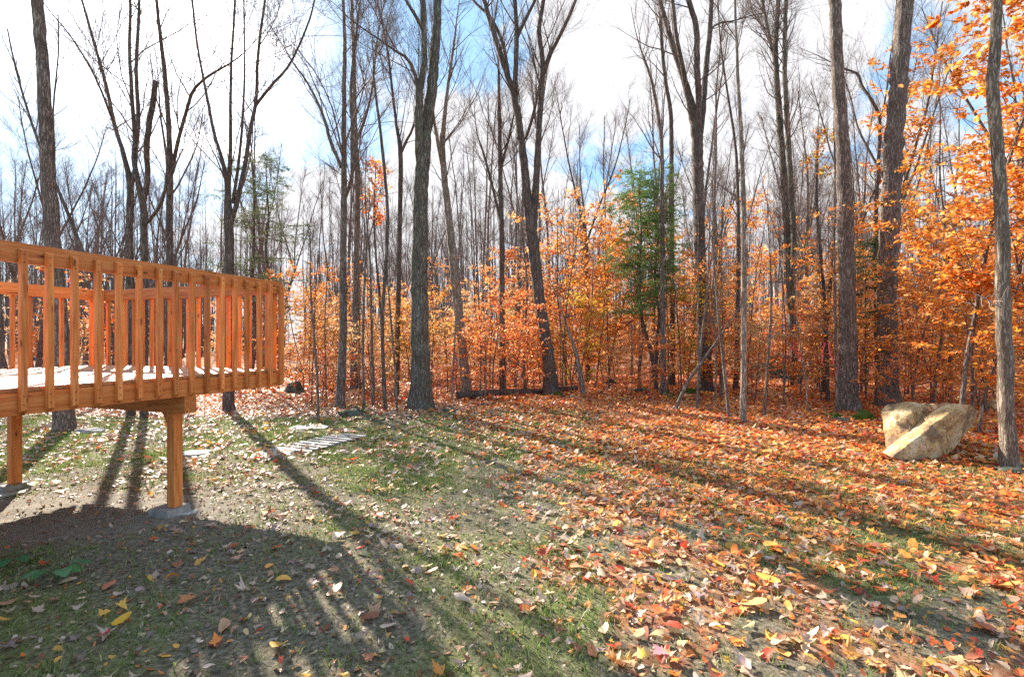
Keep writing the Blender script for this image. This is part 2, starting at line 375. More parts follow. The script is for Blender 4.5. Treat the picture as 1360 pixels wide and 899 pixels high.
def rock_mat(name):
    m, nt = newmat(name)
    co = N(nt, 'ShaderNodeTexCoord')
    n1 = N(nt, 'ShaderNodeTexNoise'); n1.inputs['Scale'].default_value = 3.2; n1.inputs['Detail'].default_value = 10; n1.inputs['Roughness'].default_value = 0.66; n1.inputs['Distortion'].default_value = 0.7
    L(nt, co, 'Object', n1, 'Vector')
    r = ramp(nt, [(0.28, (0.16, 0.10, 0.07)), (0.43, (0.36, 0.22, 0.12)), (0.51, (0.68, 0.42, 0.17)), (0.59, (0.76, 0.58, 0.36)), (0.8, (0.50, 0.43, 0.37))])
    L(nt, n1, 'Fac', r, 0)
    n2 = N(nt, 'ShaderNodeTexNoise'); n2.inputs['Scale'].default_value = 24; n2.inputs['Detail'].default_value = 12; n2.inputs['Roughness'].default_value = 0.78; L(nt, co, 'Object', n2, 'Vector')
    r2 = ramp(nt, [(0.36, (0.35, 0.33, 0.32)), (0.5, (0.95, 0.95, 0.95)), (0.64, (1.2, 1.2, 1.2))]); L(nt, n2, 'Fac', r2, 0)
    mx = N(nt, 'ShaderNodeMixRGB', blend_type='MULTIPLY'); mx.inputs[0].default_value = 1; L(nt, r, 0, mx, 1); L(nt, r2, 0, mx, 2)
    b = N(nt, 'ShaderNodeBsdfPrincipled'); b.inputs['Roughness'].default_value = 0.85; b.inputs['Specular IOR Level'].default_value = 0.35
    L(nt, mx, 0, b, 'Base Color')
    bp = N(nt, 'ShaderNodeBump'); bp.inputs['Strength'].default_value = 0.9; bp.inputs['Distance'].default_value = 0.03; L(nt, n2, 'Fac', bp, 'Height'); L(nt, bp, 0, b, 'Normal')
    out(nt, b); return m
M_ROCK = rock_mat('ochre_rock')
def ground_mat():
    m, nt = newmat('soil_and_litter')
    at = N(nt, 'ShaderNodeAttribute'); at.attribute_name = 'Col'; sp = N(nt, 'ShaderNodeSeparateColor'); L(nt, at, 'Color', sp, 0)
    co = N(nt, 'ShaderNodeTexCoord')
    def noise(s, d=6, ro=0.6):
        n = N(nt, 'ShaderNodeTexNoise'); n.inputs['Scale'].default_value = s; n.inputs['Detail'].default_value = d; n.inputs['Roughness'].default_value = ro
        L(nt, co, 'Object', n, 'Vector'); return n
    nf = noise(30, 10, 0.78); ng = noise(1.6, 6, 0.65); nm = noise(9, 6, 0.65)
    soil = ramp(nt, [(0.36, (0.04, 0.029, 0.021)), (0.5, (0.17, 0.135, 0.10)), (0.66, (0.38, 0.32, 0.25))]); L(nt, nf, 'Fac', soil, 0)
    grass = ramp(nt, [(0.36, (0.05, 0.05, 0.02)), (0.5, (0.17, 0.17, 0.065)), (0.66, (0.36, 0.34, 0.16))]); L(nt, nf, 'Fac', grass, 0)
    gm = N(nt, 'ShaderNodeMath', operation='MULTIPLY'); gr = N(nt, 'ShaderNodeMapRange'); gr.inputs['From Min'].default_value = 0.37; gr.inputs['From Max'].default_value = 0.56
    ga = N(nt, 'ShaderNodeMath', operation='MULTIPLY_ADD'); L(nt, nm, 'Fac', ga, 0); ga.inputs[1].default_value = 0.45
    gb = N(nt, 'ShaderNodeMath', operation='MULTIPLY'); L(nt, ng, 'Fac', gb, 0); gb.inputs[1].default_value = 0.6; L(nt, gb, 0, ga, 2)
    L(nt, ga, 0, gr, 'Value'); L(nt, gr, 0, gm, 0); L(nt, sp, 1, gm, 1); gm.use_clamp = False
    m1 = N(nt, 'ShaderNodeMixRGB'); L(nt, gm, 0, m1, 0); L(nt, soil, 0, m1, 1); L(nt, grass, 0, m1, 2)
    # leaf litter: cells with a colour each
    vo = N(nt, 'ShaderNodeTexVoronoi'); vo.inputs['Scale'].default_value = 13; L(nt, co, 'Object', vo, 'Vector')
    sc = N(nt, 'ShaderNodeSeparateColor'); L(nt, vo, 'Color', sc, 0)
    lr = ramp(nt, [(0.0, (0.13, 0.05, 0.028)), (0.3, (0.33, 0.11, 0.045)), (0.6, (0.48, 0.19, 0.07)), (0.85, (0.50, 0.30, 0.19)), (1.0, (0.36, 0.10, 0.05))]); L(nt, sc, 0, lr, 0)
    m2 = N(nt, 'ShaderNodeMixRGB'); L(nt, sp, 0, m2, 0); L(nt, m1, 0, m2, 1); L(nt, lr, 0, m2, 2)
    sand = ramp(nt, [(0.3, (0.17, 0.14, 0.11)), (0.7, (0.40, 0.35, 0.28))]); L(nt, nf, 'Fac', sand, 0)
    m3 = N(nt, 'ShaderNodeMixRGB'); L(nt, sp, 2, m3, 0); L(nt, m2, 0, m3, 1); L(nt, sand, 0, m3, 2)
    b = N(nt, 'ShaderNodeBsdfPrincipled'); b.inputs['Roughness'].default_value = 0.95; b.inputs['Specular IOR Level'].default_value = 0.15
    L(nt, m3, 0, b, 'Base Color')
    bp = N(nt, 'ShaderNodeBump'); bp.inputs['Strength'].default_value = 0.9; bp.inputs['Distance'].default_value = 0.02; L(nt, nf, 'Fac', bp, 'Height'); L(nt, bp, 0, b, 'Normal')
    out(nt, b); return m
M_GROUND = ground_mat()

# ---------------------------------------------------------------- ground
def litter_density(x, y):
    """leaves lying on a square metre, 0..1 of the thickest"""
    px, py = proj(x, y)
    n = fbm(x * 0.9 + 4, y * 0.9, 61, 3); n2 = fbm(x * 2.6, y * 2.6, 67, 3)
    wood = sstep(-0.8, 0.5, y - lawn_edge(x))
    right = sstep(-1.2, 2.0, x - 0.10 * (y - 3.0) * 0 + (y - 7) * 0.38)
    near = sstep(-0.05, 1.3, x + (y - 2.4) * 0.18)
    bare = sstep(0.50, 0.62, n) * 0.75
    d = (0.19 + 0.22 * (n2 - 0.5)) * (1 - 0.15 * sstep(4.6, 3.4, y) * sstep(0.4, -0.8, x))
    d = d + right * 0.85 + near * (0.68 + 0.3 * (n2 - 0.5) * 2) * (1 - right)
    keep = 1 - 0.7 * bare * (1 - sstep(6.5, 8.5, y))
    d = np.clip(d * keep * (0.35 + 1.3 * sstep(0.3, 0.7, n2)), 0.03, 1.0)
    d = np.maximum(d, 1.0 * sstep(3.6, 4.9, y + 0.7 * (n - 0.5)) * sstep(0.04, 0.30, x / np.maximum(y, 0.5)))
    return np.maximum(d, wood * (0.65 + 0.35 * sstep(-4, 3, x)))
xs = np.concatenate([-np.geomspace(14, 900, 60)[::-1], np.arange(-13.9, 13.9, 0.075), np.geomspace(14, 900, 60)])
ys = np.concatenate([-np.geomspace(1.5, 900, 40)[::-1], np.arange(-1.4, 2.0, 0.1), np.arange(2.0, 7.0, 0.05), np.arange(7.0, 14.0, 0.08), np.arange(14.0, 30, 0.3), np.geomspace(30, 900, 60)])
XX, YY = np.meshgrid(xs, ys); ZZ = ground(XX, YY)
mb = MB(); nx, ny = len(xs), len(ys)
ii = (np.arange(ny - 1)[:, None] * nx + np.arange(nx - 1)[None]); q = np.stack([ii, ii + 1, ii + nx + 1, ii + nx], -1).reshape(-1, 4)
leafc = sstep(-0.5, 0.8, YY - lawn_edge(XX))
leafc = np.maximum(leafc, sstep(0.55, 0.95, litter_density(XX, YY)) * 0.7)
farl = (np.abs(XX + 42) < 14) & (YY > 78) & (YY < 125); leafc = np.where(farl, 0, leafc)
grassc = np.where(farl, 3.0, 0.8 * sstep(0.34, 0.56, fbm(XX * 0.8, YY * 0.8, 81, 3)) + 0.25)
sandc = np.clip(sand_mask(XX, YY) * (0.6 + 0.6 * fbm(XX * 5, YY * 5, 71, 3)), 0, 1)
mb.add(np.stack([XX, YY, ZZ], -1).reshape(-1, 3), q=q, c=np.stack([leafc, grassc, sandc], -1).reshape(-1, 3))
tag(link('ground', mb.mesh('ground', M_GROUND)), 'patchy lawn of thin grass and soil running into the leafy forest floor', kind='structure')

# ---------------------------------------------------------------- deck
_box = {}
def board(name, parent, mat, L_, w, h, loc, axis='x', bev=0.003, tiltends=False):
    key = (round(L_, 4), round(w, 4), round(h, 4), mat.name)
    if key not in _box:
        bm = bmesh.new(); bmesh.ops.create_cube(bm, size=1); bmesh.ops.scale(bm, vec=(L_, w, h), verts=bm.verts)
        bmesh.ops.bevel(bm, geom=list(bm.edges), offset=bev, segments=1, affect='EDGES')
        me = bpy.data.meshes.new(name); bm.to_mesh(me); bm.free(); me.materials.append(mat); _box[key] = me
    o = link(name, _box[key], parent, loc)
    o.rotation_euler = {'x': (0, 0, 0), 'y': (0, 0, R(90)), 'z': (0, R(-90), 0)}[axis]
    return o
C0 = (-2.66, 5.60)
deck = empty('wooden_deck', (C0[0], C0[1], 0.0), R(-18))
tag(deck, 'raised orange stained wooden deck with slatted railing at the left edge of the lawn', 'deck')
WD, LD = 3.05, 6.6
ZF, ZT = 1.327, 2.335
rg0 = random.Random(5)
# floor boards run across the deck
nb = int((LD - 0.03) / 0.146)
for k in range(nb):
    yk = -0.03 - 0.07 - k * 0.146
    board('floor_board', deck, M_FLOOR, WD - 0.03, 0.14, 0.032, (-WD / 2, yk, ZF - 0.016 + rg0.uniform(-0.001, 0.001)), 'x', 0.004)
# joists and rims
board('rim_joist', deck, M_CEDAR, LD - 0.08, 0.038, 0.156, (-0.019, -LD / 2 - 0.04, 1.2155), 'y')
board('rim_joist', deck, M_CEDAR, LD - 0.08, 0.038, 0.156, (-WD + 0.019, -LD / 2 - 0.04, 1.2155), 'y')
board('rim_joist', deck, M_CEDAR, WD - 0.08, 0.038, 0.156, (-WD / 2, -0.019, 1.2155), 'x')
for k in range(7):
    board('joist', deck, M_CEDAR, LD - 0.1, 0.038, 0.152, (-0.40 - k * 0.38, -LD / 2 - 0.05, 1.2155), 'y')
# built-up beam under the joists, on posts
board('beam', deck, M_CEDAR, WD - 0.002, 0.118, 0.158, (-WD / 2 + 0.002, -1.130, 1.0575), 'x')
board('beam', deck, M_CEDAR, WD - 0.002, 0.118, 0.158, (-WD / 2 + 0.002, -4.9, 1.0575), 'x')
FOOT = []
for (px_, py_) in ((-0.20, -1.13), (-2.60, -1.13), (-0.20, -4.9), (-2.60, -4.9)):
    board('post', deck, M_CEDAR, 0.977 - 0.085, 0.09, 0.09, (px_, py_, (0.977 + 0.085) / 2), 'z')
    FOOT.append((px_, py_))
    bm = bmesh.new()      # small triangular gusset where the post meets the beam
    s_ = -1 if px_ > -1 else 1
    x0 = s_ * 0.046
    pts = [(x0, 0.975), (x0 + s_ * 0.10, 0.975), (x0 + s_ * 0.03, 0.87), (x0, 0.80)]
    vs = [[bm.verts.new((px_ + x, py_ + dy_, z)) for x, z in pts] for dy_ in (-0.02, 0.02)]
    bm.faces.new(vs[0]); bm.faces.new(vs[1][::-1])
    for i in range(4): bm.faces.new((vs[0][i], vs[1][i], vs[1][(i + 1) % 4], vs[0][(i + 1) % 4]))
    bmesh.ops.recalc_face_normals(bm, faces=bm.faces)
    me = bpy.data.meshes.new('brace'); bm.to_mesh(me); bm.free(); me.materials.append(M_CEDAR); link('brace', me, deck)
# railing: a board on edge with a thin cap, square balusters screwed on the outside
def baluster(loc):
    global BALME
    if BALME is None:
        h0, h1 = 1.142, ZT - 0.042
        bm = bmesh.new(); n = 0.0195
        zz = [(h0 + 0.025, h0), (h0 + 0.025, h0)]
        co = {}
        for x in (-n, n):
            for y in (-n, n):
                lo = h0 + (0.03 if x > 0 else 0.0); hi = h1 - (0.018 if x > 0 else 0)
                co[(x, y, 0)] = bm.verts.new((lo, y, x)); co[(x, y, 1)] = bm.verts.new((hi, y, x))
        f = [[(-n, -n), (-n, n)], [(-n, n), (n, n)], [(n, n), (n, -n)], [(n, -n), (-n, -n)]]
        for a, b in f: bm.faces.new((co[(*a, 0)], co[(*b, 0)], co[(*b, 1)], co[(*a, 1)]))
        for e in (0, 1): bm.faces.new((co[(-n, -n, e)], co[(-n, n, e)], co[(n, n, e)], co[(n, -n, e)]))
        bmesh.ops.recalc_face_normals(bm, faces=bm.faces)
        bmesh.ops.bevel(bm, geom=list(bm.edges), offset=0.0025, segments=1, affect='EDGES')
        for hz in (h0 + 0.07, h0 + 0.13, h1 - 0.045, h1 - 0.10):
            g_ = bmesh.ops.create_cone(bm, cap_ends=True, segments=8, radius1=0.0045, radius2=0.004, depth=0.003, matrix=Matrix.Translation((hz, 0.004, n + 0.001)))
            for f_ in {f for v in g_['verts'] for f in v.link_faces}: f_.material_index = 1
        BALME = bpy.data.meshes.new('baluster'); bm.to_mesh(BALME); bm.free(); BALME.materials.append(M_CEDAR); BALME.materials.append(M_SCREW)
    return link('baluster', BALME, deck, loc)
BALME = None
# mesh local: x = up, z = outward, y = along. three orientations by the outward side
def bal(x, y, side):
    o = baluster((x, y, 0))
    up = Vector((0, 0, 1)); outw = {'front': Vector((1, 0, 0)), 'end': Vector((0, 1, 0)), 'back': Vector((-1, 0, 0))}[side]
    ya = outw.cross(up)
    jt = rg0.uniform(-0.004, 0.004)
    M = Matrix((( up.x, ya.x, outw.x), (up.y, ya.y, outw.y), (up.z, ya.z, outw.z))).to_4x4()
    o.matrix_local = Matrix.Translation((x, y, jt)) @ M @ Matrix.Rotation(rg0.uniform(-0.004, 0.004), 4, 'Z')
sp_ = 0.1555
nF = int((LD - 0.1) / sp_)
for k in range(nF):
    bal(0.021, -0.045 - k * sp_ + rg0.uniform(-0.004, 0.004), 'front')
for k in range(19): bal(-0.03 - k * 0.1615, 0.021, 'end')
for k in range(36): bal(-WD - 0.021, -0.10 - k * 0.165, 'back')
board('top_rail', deck, M_CEDAR, LD, 0.038, 0.14, (-0.0205, -LD / 2, ZT - 0.075), 'y')
board('top_rail', deck, M_CEDAR, LD, 0.038, 0.14, (-WD + 0.0205, -LD / 2, ZT - 0.075), 'y')
board('top_rail', deck, M_CEDAR, WD - 0.084, 0.038, 0.14, (-WD / 2, -0.0205, ZT - 0.075), 'x')
for (x, y) in ((-0.085, -0.085), (-WD + 0.085, -0.085), (-WD + 0.085, -2.4), (-0.085, -4.2), (-WD + 0.085, -4.7)):
    board('railing_post', deck, M_CEDAR, ZT - 0.012 - ZF, 0.088, 0.088, (x, y, (ZT - 0.012 + ZF) / 2 + 0.001), 'z')
# bits on the deck
t = board('rail_clip', deck, M_CONC, 0.05, 0.02, 0.022, (0.003, -0.93, ZT + 0.006), 'y', 0.004)

def at_deck(x, y):
    v = deck.matrix_basis @ Vector((x, y, 0)); return v
deck.matrix_basis = Matrix.Translation((C0[0], C0[1], 0)) @ Matrix.Rotation(R(-18), 4, 'Z')
foot_labels = ['square grey concrete footing block under the front deck post', 'square grey concrete footing under the far left deck post',
               'concrete footing block under the near right post of the deck', 'concrete footing block under the near left post of the deck']
for i, (x, y) in enumerate(FOOT):
    v = at_deck(x - 0.05, y - 0.01)
    bm = bmesh.new(); bmesh.ops.create_cube(bm, size=1)
    for vv in bm.verts:
        s_ = 0.24 if vv.co.z > 0 else 0.25
        vv.co.x *= s_; vv.co.y *= s_; vv.co.z *= 0.16
    bmesh.ops.bevel(bm, geom=list(bm.edges), offset=0.008, segments=2, affect='EDGES')
    me = bpy.data.meshes.new('concrete_footing'); bm.to_mesh(me); bm.free(); me.materials.append(M_CONC)
    o = link('concrete_footing', me, None, (v.x, v.y, 0.085 - 0.081)); o.rotation_euler = (0, 0, R(-18 + 2 * i))
    tag(o, foot_labels[i], 'footing')

# ---------------------------------------------------------------- trees
def rad_px(w, Y, px=CX): return w * Y / FPX / 2 / math.sqrt(1 + ((px - CX) / FPX) ** 2)   # a wide lens stretches what stands off axis
def lobe_noise(rg, k, n, amt, flare=None):
    a = np.arange(n) * 2 * np.pi / n
    base = np.ones((k, n))
    ph = rg.uniform(0, 6.28, 6)
    z = np.linspace(0, 1, k)[:, None]
    for j, fr in enumerate((2, 3, 5)):
        base += amt * 0.5 * np.sin(fr * a[None] + ph[j] + 5 * z * (j + 1))
    base += rg.normal(0, amt * 0.35, (k, n))
    return base
def stem_geo(mb, rg, pts, rad, sides=14, ringlen=0.14, flare=0.0, amt=0.06):
    pts = np.asarray(pts, float); ln = np.linalg.norm(np.diff(pts, axis=0), axis=1).sum()
    k = int(np.clip(ln / ringlen, 6, 120))
    full = catmull(np.hstack([pts, np.asarray(rad)[:, None]]), k)
    P, r = full[:, :3], np.maximum(full[:, 3], 0.004)
    P[1:-1] += rg.normal(0, 0.06, (k - 2, 3)) * r[1:-1, None]
    lob = lobe_noise(rg, k, sides, amt)
    if flare:
        hz = P[:, 2] - P[0, 2]; a = np.arange(sides) * 2 * np.pi / sides; ph = rg.uniform(0, 6)
        fl = np.exp(-np.maximum(hz, 0) / (2.2 * r[0]))[:, None] * (1 + 0.45 * np.sin(4 * a + ph) + 0.35 * np.sin(7 * a + 2 * ph))[None]
        lob = lob + flare * fl
    tubes(mb, P[None], r[None], sides, lob[None])
    return P, r
def crown(rg, stems, dens=1.0, h0=4.0, scale=1.0, spread=1.0, twigs=1.0):
    """bare twigs for a list of (P, r) stems"""
    mb = MB()
    for P, r in stems:
        # resample to a fixed count
        idx = np.linspace(0, len(P) - 1, 24); i = np.minimum(idx.astype(int), len(P) - 2); f = (idx - i)[:, None]
        Q = P[i] * (1 - f) + P[i + 1] * f; rr = r[i] * (1 - f[:, 0]) + r[i + 1] * f[:, 0]
        above = np.argmax(Q[:, 2] > h0) / 23.0 if (Q[:, 2] > h0).any() else 0.9
        n1 = max(2, int((len(Q) * (1 - above)) * 0.5 * dens))
        B1, r1 = spawn(rg, Q[None], rr[None], n1, above, 0.98, (22, 52), (1.5 * scale * spread, 3.6 * scale * spread), 8, up=0.07, jit=0.10, rr=(0.25, 0.45), rmax=0.024)
        tubes(mb, B1, r1, 5)
        T0 = (Q[None, -8:], rr[None, -8:])
        B2, r2 = spawn(rg, B1, r1, max(2, int(7 * twigs)), 0.15, 0.97, (20, 50), (0.6 * scale, 1.7 * scale), 6, up=0.09, jit=0.10, rmax=0.009, rend=0.0022)
        B2b, r2b = spawn(rg, T0[0], T0[1], 10, 0.1, 1.0, (15, 45), (0.8 * scale, 2.0 * scale), 6, up=0.09, jit=0.1, rend=0.003)
        B2 = np.concatenate([B2, B2b]); r2 = np.concatenate([r2, r2b])
        tubes(mb, B2, r2, 4)
        B3, r3 = spawn(rg, B2, r2, max(2, int(9 * twigs)), 0.1, 0.97, (18, 50), (0.25 * scale, 0.8 * scale), 4, up=0.08, jit=0.10, rmax=0.004, rend=0.0016)
        tubes(mb, B3, r3, 3)
    return mb
def traced_tree(name, label, base, stems, mat, flare=0.3, top=15.0, h0=3.5, dens=1.0, seed=0, cat='tree', sides=14, scale=1.0, group=None, twigs=1.0, crown_on=True, tw=None, forward=None):
    """base: photo pixel of the foot (or ('Y', px, depth)); stems: lists of (px, py, width_px, depth offset)"""
    rg = np.random.default_rng(seed + 1000)
    if base[0] == 'Y':
        Y = base[2]; X = (base[1] - CX) / FPX * Y; Z = gz(X, Y)
    else: X, Y, Z = gpx(*base)
    root = empty(name, (X, Y, Z)); tag(root, label, cat, group)
    out_st = []
    for si, st in enumerate(stems):
        pts = []; rad = []
        for q_ in st:
            px, py, w = q_[:3]; dYo = q_[3] if len(q_) > 3 else 0.0
            v = atp(px, py, Y + dYo)
            pts.append((v.x - X, dYo, v.z - Z)); rad.append(rad_px(w, Y + dYo, px))
        if si == 0: pts[0] = (pts[0][0], 0, -0.12)
        last, prev = np.array(pts[-1]), np.array(pts[-2])
        d = last - prev; d /= np.linalg.norm(d); rr = rad[-1]
        while last[2] < top and rr > 0.012 and st[-1][1] <= 12:
            d = d + rg.normal(0, 0.05, 3) + np.array([0, 0, 0.06]); d /= np.linalg.norm(d)
            stp = 1.1; last = last + d * stp; rr *= 0.84; pts.append(tuple(last)); rad.append(rr)
        if st[-1][1] > 12 and not (len(st[-1]) > 3 and st[-1][3] == -0.501):
            for e_ in range(3):
                d = d + rg.normal(0, 0.07, 3) + np.array([0, 0, 0.04]); d /= np.linalg.norm(d)
                last = last + d * 0.55; rr = max(rr * 0.6, 0.003); pts.append(tuple(last)); rad.append(rr)
        m = MB(); P, r = stem_geo(m, rg, pts, rad, sides if rad[0] > 0.06 else 9, 0.12 if rad[0] > 0.1 else 0.22, flare if si == 0 else 0.0)
        link('trunk' if si == 0 else 'limb', m.mesh(name + '_stem', mat), root)
        if not (len(st[-1]) > 3 and st[-1][3] == -0.501): out_st.append((P, r))
    if crown_on:
        cm = crown(rg, out_st, dens, h0, scale, twigs=twigs)
        link('branches', cm.mesh(name + '_branches', tw or M_TWIG), root)
    return root, out_st, rg

TT = traced_tree
TT('large_tree', 'thick grey leaning trunk rising behind the left part of the deck railing', (86, 571),
   [[(86, 571, 30), (82, 480, 27), (73, 360, 25), (68, 300, 24), (63, 200, 21), (57, 90, 19), (50, 0, 18)]], M_BARK, top=17, h0=10.0, seed=1, sides=18)
TT('forked_tree', 'crooked dark tree beneath the sun, left one of a close pair behind the deck', ('Y', 172, 10.6),
   [[(174, 560, 13), (173, 400, 11.5), (172, 320, 11), (173, 250, 10), (164, 205, 7), (152, 165, 6, 0.3), (140, 110, 5, 0.5), (120, 40, 4, 0.8), (110, 5, 3.5, 0.9)],
    [(173, 252, 7), (180, 220, 6), (178, 170, 6, -0.2), (174, 110, 5.5, -0.4), (172, 60, 4.5, -0.4), (173, 0, 4, -0.5)],
    [(152, 168, 5, 0.3), (146, 150, 4, 0.1), (125, 100, 3, -0.3), (95, 50, 2.5, -0.7), (70, 20, 2, -1.0)]], M_BARK_DARK, h0=4.5, seed=2, dens=1.2, twigs=1.2)
TT('forked_tree', 'dark tree with broken blunt limb, right one of a close pair behind the deck', ('Y', 190, 10.4),
   [[(192, 560, 12), (191, 400, 11), (191, 320, 10.5), (190, 272, 10), (182, 235, 8), (178, 205, 7, 0.2), (184, 160, 6, 0.4), (181, 90, 5, 0.6), (185, 0, 4, 0.8)],
    [(190, 270, 9), (196, 235, 8), (194, 195, 8, -0.3), (199, 160, 8, -0.4), (205, 125, 8, -0.5), (206, 108, 7, -0.501)],
    [(192, 300, 5), (200, 290, 5, -0.2), (212, 275, 5, -0.4), (220, 248, 4.5, -0.5), (222, 215, 4, -0.6), (214, 160, 3, -0.7)]], M_BARK_DARK, h0=4.5, seed=3, dens=1.1, twigs=1.2)
TT('slim_tree', 'slim straight dark tree with one long limb sweeping right behind the deck', ('Y', 226, 11.2),
   [[(227, 560, 10), (226, 400, 9), (225, 300, 9), (226, 230, 8.5), (223, 150, 7), (218, 90, 6), (212, 40, 5), (208, 0, 4.5)],
    [(226, 235, 6), (236, 190, 5.5, -0.2), (247, 150, 5, -0.4), (256, 122, 4.5, -0.5), (275, 103, 3.5, -0.8), (305, 85, 2.5, -1.1)]], M_BARK_DARK, h0=4.2, seed=4, dens=1.2, twigs=1.2)
TT('forked_tree', 'broad dark tree fanning into four limbs above the middle of the deck railing', ('Y', 306, 11.3),
   [[(303, 560, 15), (305, 430, 13.5), (305, 350, 13), (304, 290, 12), (301, 240, 7), (293, 205, 5), (284, 175, 4.5, 0.4), (275, 130, 4, 0.7), (262, 60, 3, 1.0), (255, 0, 3, 1.2)],
    [(303, 255, 7), (306, 200, 5.5, -0.3), (306, 150, 4.5, -0.6), (307, 90, 3.6, -0.7), (312, 0, 3, -0.9)],
    [(306, 300, 7), (316, 262, 7), (326, 215, 6, 0.3), (333, 170, 5.5, 0.4), (340, 135, 5, 0.5), (343, 70, 4, 0.6), (352, 0, 3, 0.7)],
    [(309, 270, 5), (317, 215, 4, -0.3), (322, 160, 3.3, -0.5), (325, 90, 2.6, -0.6), (324, 0, 2, -0.6)],
    [(340, 140, 4.5, 0.5), (362, 112, 4, 0.4), (385, 85, 3, 0.3), (410, 30, 2.5, 0.1), (418, 0, 2, 0.0)]], M_BARK_DARK, h0=4.5, seed=5, dens=0.7, twigs=1.2)
TT('slim_tree', 'upright tree with fan of fine twigs, left one of two before the blue sky', (452, 543),
   [[(451, 543, 13), (455, 450, 10.5), (456, 330, 9), (457, 260, 8.5), (457, 200, 7.5), (457, 120, 6), (458, 60, 5), (456, 0, 4)],
    [(453, 222, 5), (440, 190, 4.5, 0.3), (428, 150, 4, 0.6), (408, 110, 3, 0.8), (390, 85, 2.2, 1.0)],
    [(458, 265, 5), (467, 235, 5, -0.2), (469, 190, 4.5, -0.3), (466, 120, 4, -0.4), (474, 40, 3, -0.5)]], M_BARK, h0=5.0, seed=6, dens=1.0, twigs=1.3)
TT('slim_tree', 'upright slim tree with ascending twigs, right one of two before the blue sky', (472, 522),
   [[(471, 522, 14), (473, 420, 11), (474, 320, 8), (475, 250, 7.5), (472, 190, 6.5), (471, 150, 6), (470, 80, 5), (467, 0, 4)],
    [(472, 190, 4), (484, 160, 4, -0.3), (494, 120, 3, -0.6), (500, 60, 2.4, -0.9)]], M_BARK, h0=5.0, seed=7, dens=1.6, twigs=1.3)
TT('slim_tree', 'thin tree with a V-shaped fork just left of the thick mossy trunk', (527, 528),
   [[(527, 528, 7), (529, 400, 6.5), (531, 300, 6), (532, 205, 6), (527, 170, 4, 0.2), (522, 130, 3.5, 0.4), (515, 70, 3, 0.5), (505, 20, 2.5, 0.6)],
    [(532, 205, 4), (541, 185, 3.5), (550, 165, 3, -0.3), (556, 120, 2.5, -0.5)]], M_BARK_DARK, h0=4.8, seed=8, dens=1.2)
TT('slim_tree', 'very thin dark pole tree leaning slightly between the twig fans and thick trunk', (512, 545),
   [[(512, 545, 5.5), (508, 430, 5), (515, 300, 4.5), (508, 200, 4), (497, 110, 3)]], M_BARK_DARK, h0=3.2, seed=9, dens=0.5)
TT('large_tree', 'thickest mossy trunk at the centre of the lawn edge, splitting into two stems', (558, 543),
   [[(558, 543, 30), (558, 480, 25), (557, 400, 23), (558, 300, 21), (561, 220, 19), (568, 160, 15, 0.1), (574, 110, 14, 0.1), (579, 60, 11, 0.1), (581, 0, 10, 0.2)],
    [(559, 245, 12), (556, 180, 11, -0.12), (557, 125, 11, -0.2), (563, 85, 9, -0.2), (563, 40, 8, -0.2), (561, 0, 8, -0.2)],
    [(557, 130, 6, -0.2), (551, 98, 5, -0.3), (541, 78, 4, -0.5), (525, 68, 3, -0.8), (500, 50, 2.2, -1.2)],
    [(564, 45, 6, -0.2), (554, 25, 5, -0.4), (540, 2, 4, -0.6)]], M_BARK_MOSS, top=17, h0=7.5, seed=10, sides=20, dens=0.7)
TT('leaning_tree', 'pale slender trunk leaning left just right of the thickest trunk', (620, 527),
   [[(621, 527, 13), (612, 440, 12), (605, 370, 12), (597, 300, 10), (590, 235, 8.5), (588, 190, 7), (592, 140, 5), (597, 100, 4), (604, 50, 3)],
    [(589, 225, 6), (582, 190, 5, -0.3), (575, 150, 4, -0.5), (572, 90, 3, -0.6)]], M_BARK_PALE, h0=5.2, seed=11, dens=1.2, twigs=1.2)
TT('slim_tree', 'straight thin dark tree between the pale leaning trunk and the curved forked trunk', (668, 520),
   [[(668, 520, 9), (667, 420, 8), (666, 300, 7), (664, 210, 6), (663, 120, 4), (662, 90, 3)],
    [(665, 225, 4), (673, 195, 3.5, -0.2), (680, 165, 2.5, -0.4)], [(664, 290, 4), (652, 240, 3.5, 0.3), (641, 200, 3, 0.5)]], M_BARK_DARK, h0=4.6, seed=12, dens=0.9)
TT('forked_tree', 'curved dark trunk with moss at its foot, opening into wide V-shaped limbs', (732, 525),
   [[(733, 525, 18), (727, 465, 15), (717, 400, 15), (709, 330, 15), (703, 285, 13), (697, 225, 11), (690, 170, 10), (683, 130, 9), (670, 90, 7.5, 0.1), (657, 48, 7, 0.3), (645, 8, 6, 0.4)],
    [(683, 130, 7), (685, 90, 6.5, -0.3), (686, 50, 6, -0.4), (684, 0, 5, -0.5)],
    [(686, 52, 5, -0.4), (696, 30, 4.5, -0.5), (711, 0, 4, -0.6)],
    [(708, 305, 10), (711, 260, 9), (715, 185, 8, -0.2), (719, 120, 8, -0.2), (721, 85, 6.5, -0.2), (716, 40, 6, -0.3), (722, 0, 5, -0.3)],
    [(721, 100, 6, -0.2), (732, 70, 5, -0.4), (745, 45, 4.5, -0.5), (765, 0, 4, -0.6)],
    [(676, 104, 5, 0.1), (668, 60, 4.5, 0.6), (652, 25, 4, 0.8), (628, 0, 3, 1.0)],
    [(698, 185, 4), (709, 150, 4, -0.4), (716, 115, 3, -0.6)]], M_BARK_DARK, h0=6.8, seed=13, sides=16, dens=0.9)
TT('broken_tree', 'short pale broken trunk leaning left beside the curved forked tree', (776, 525),
   [[(776, 525, 8), (770, 495, 7), (764, 465, 5), (755, 440, 3.5), (747, 415, 2)]], M_BARK_PALE, h0=9, seed=14, crown_on=False, cat='dead tree')
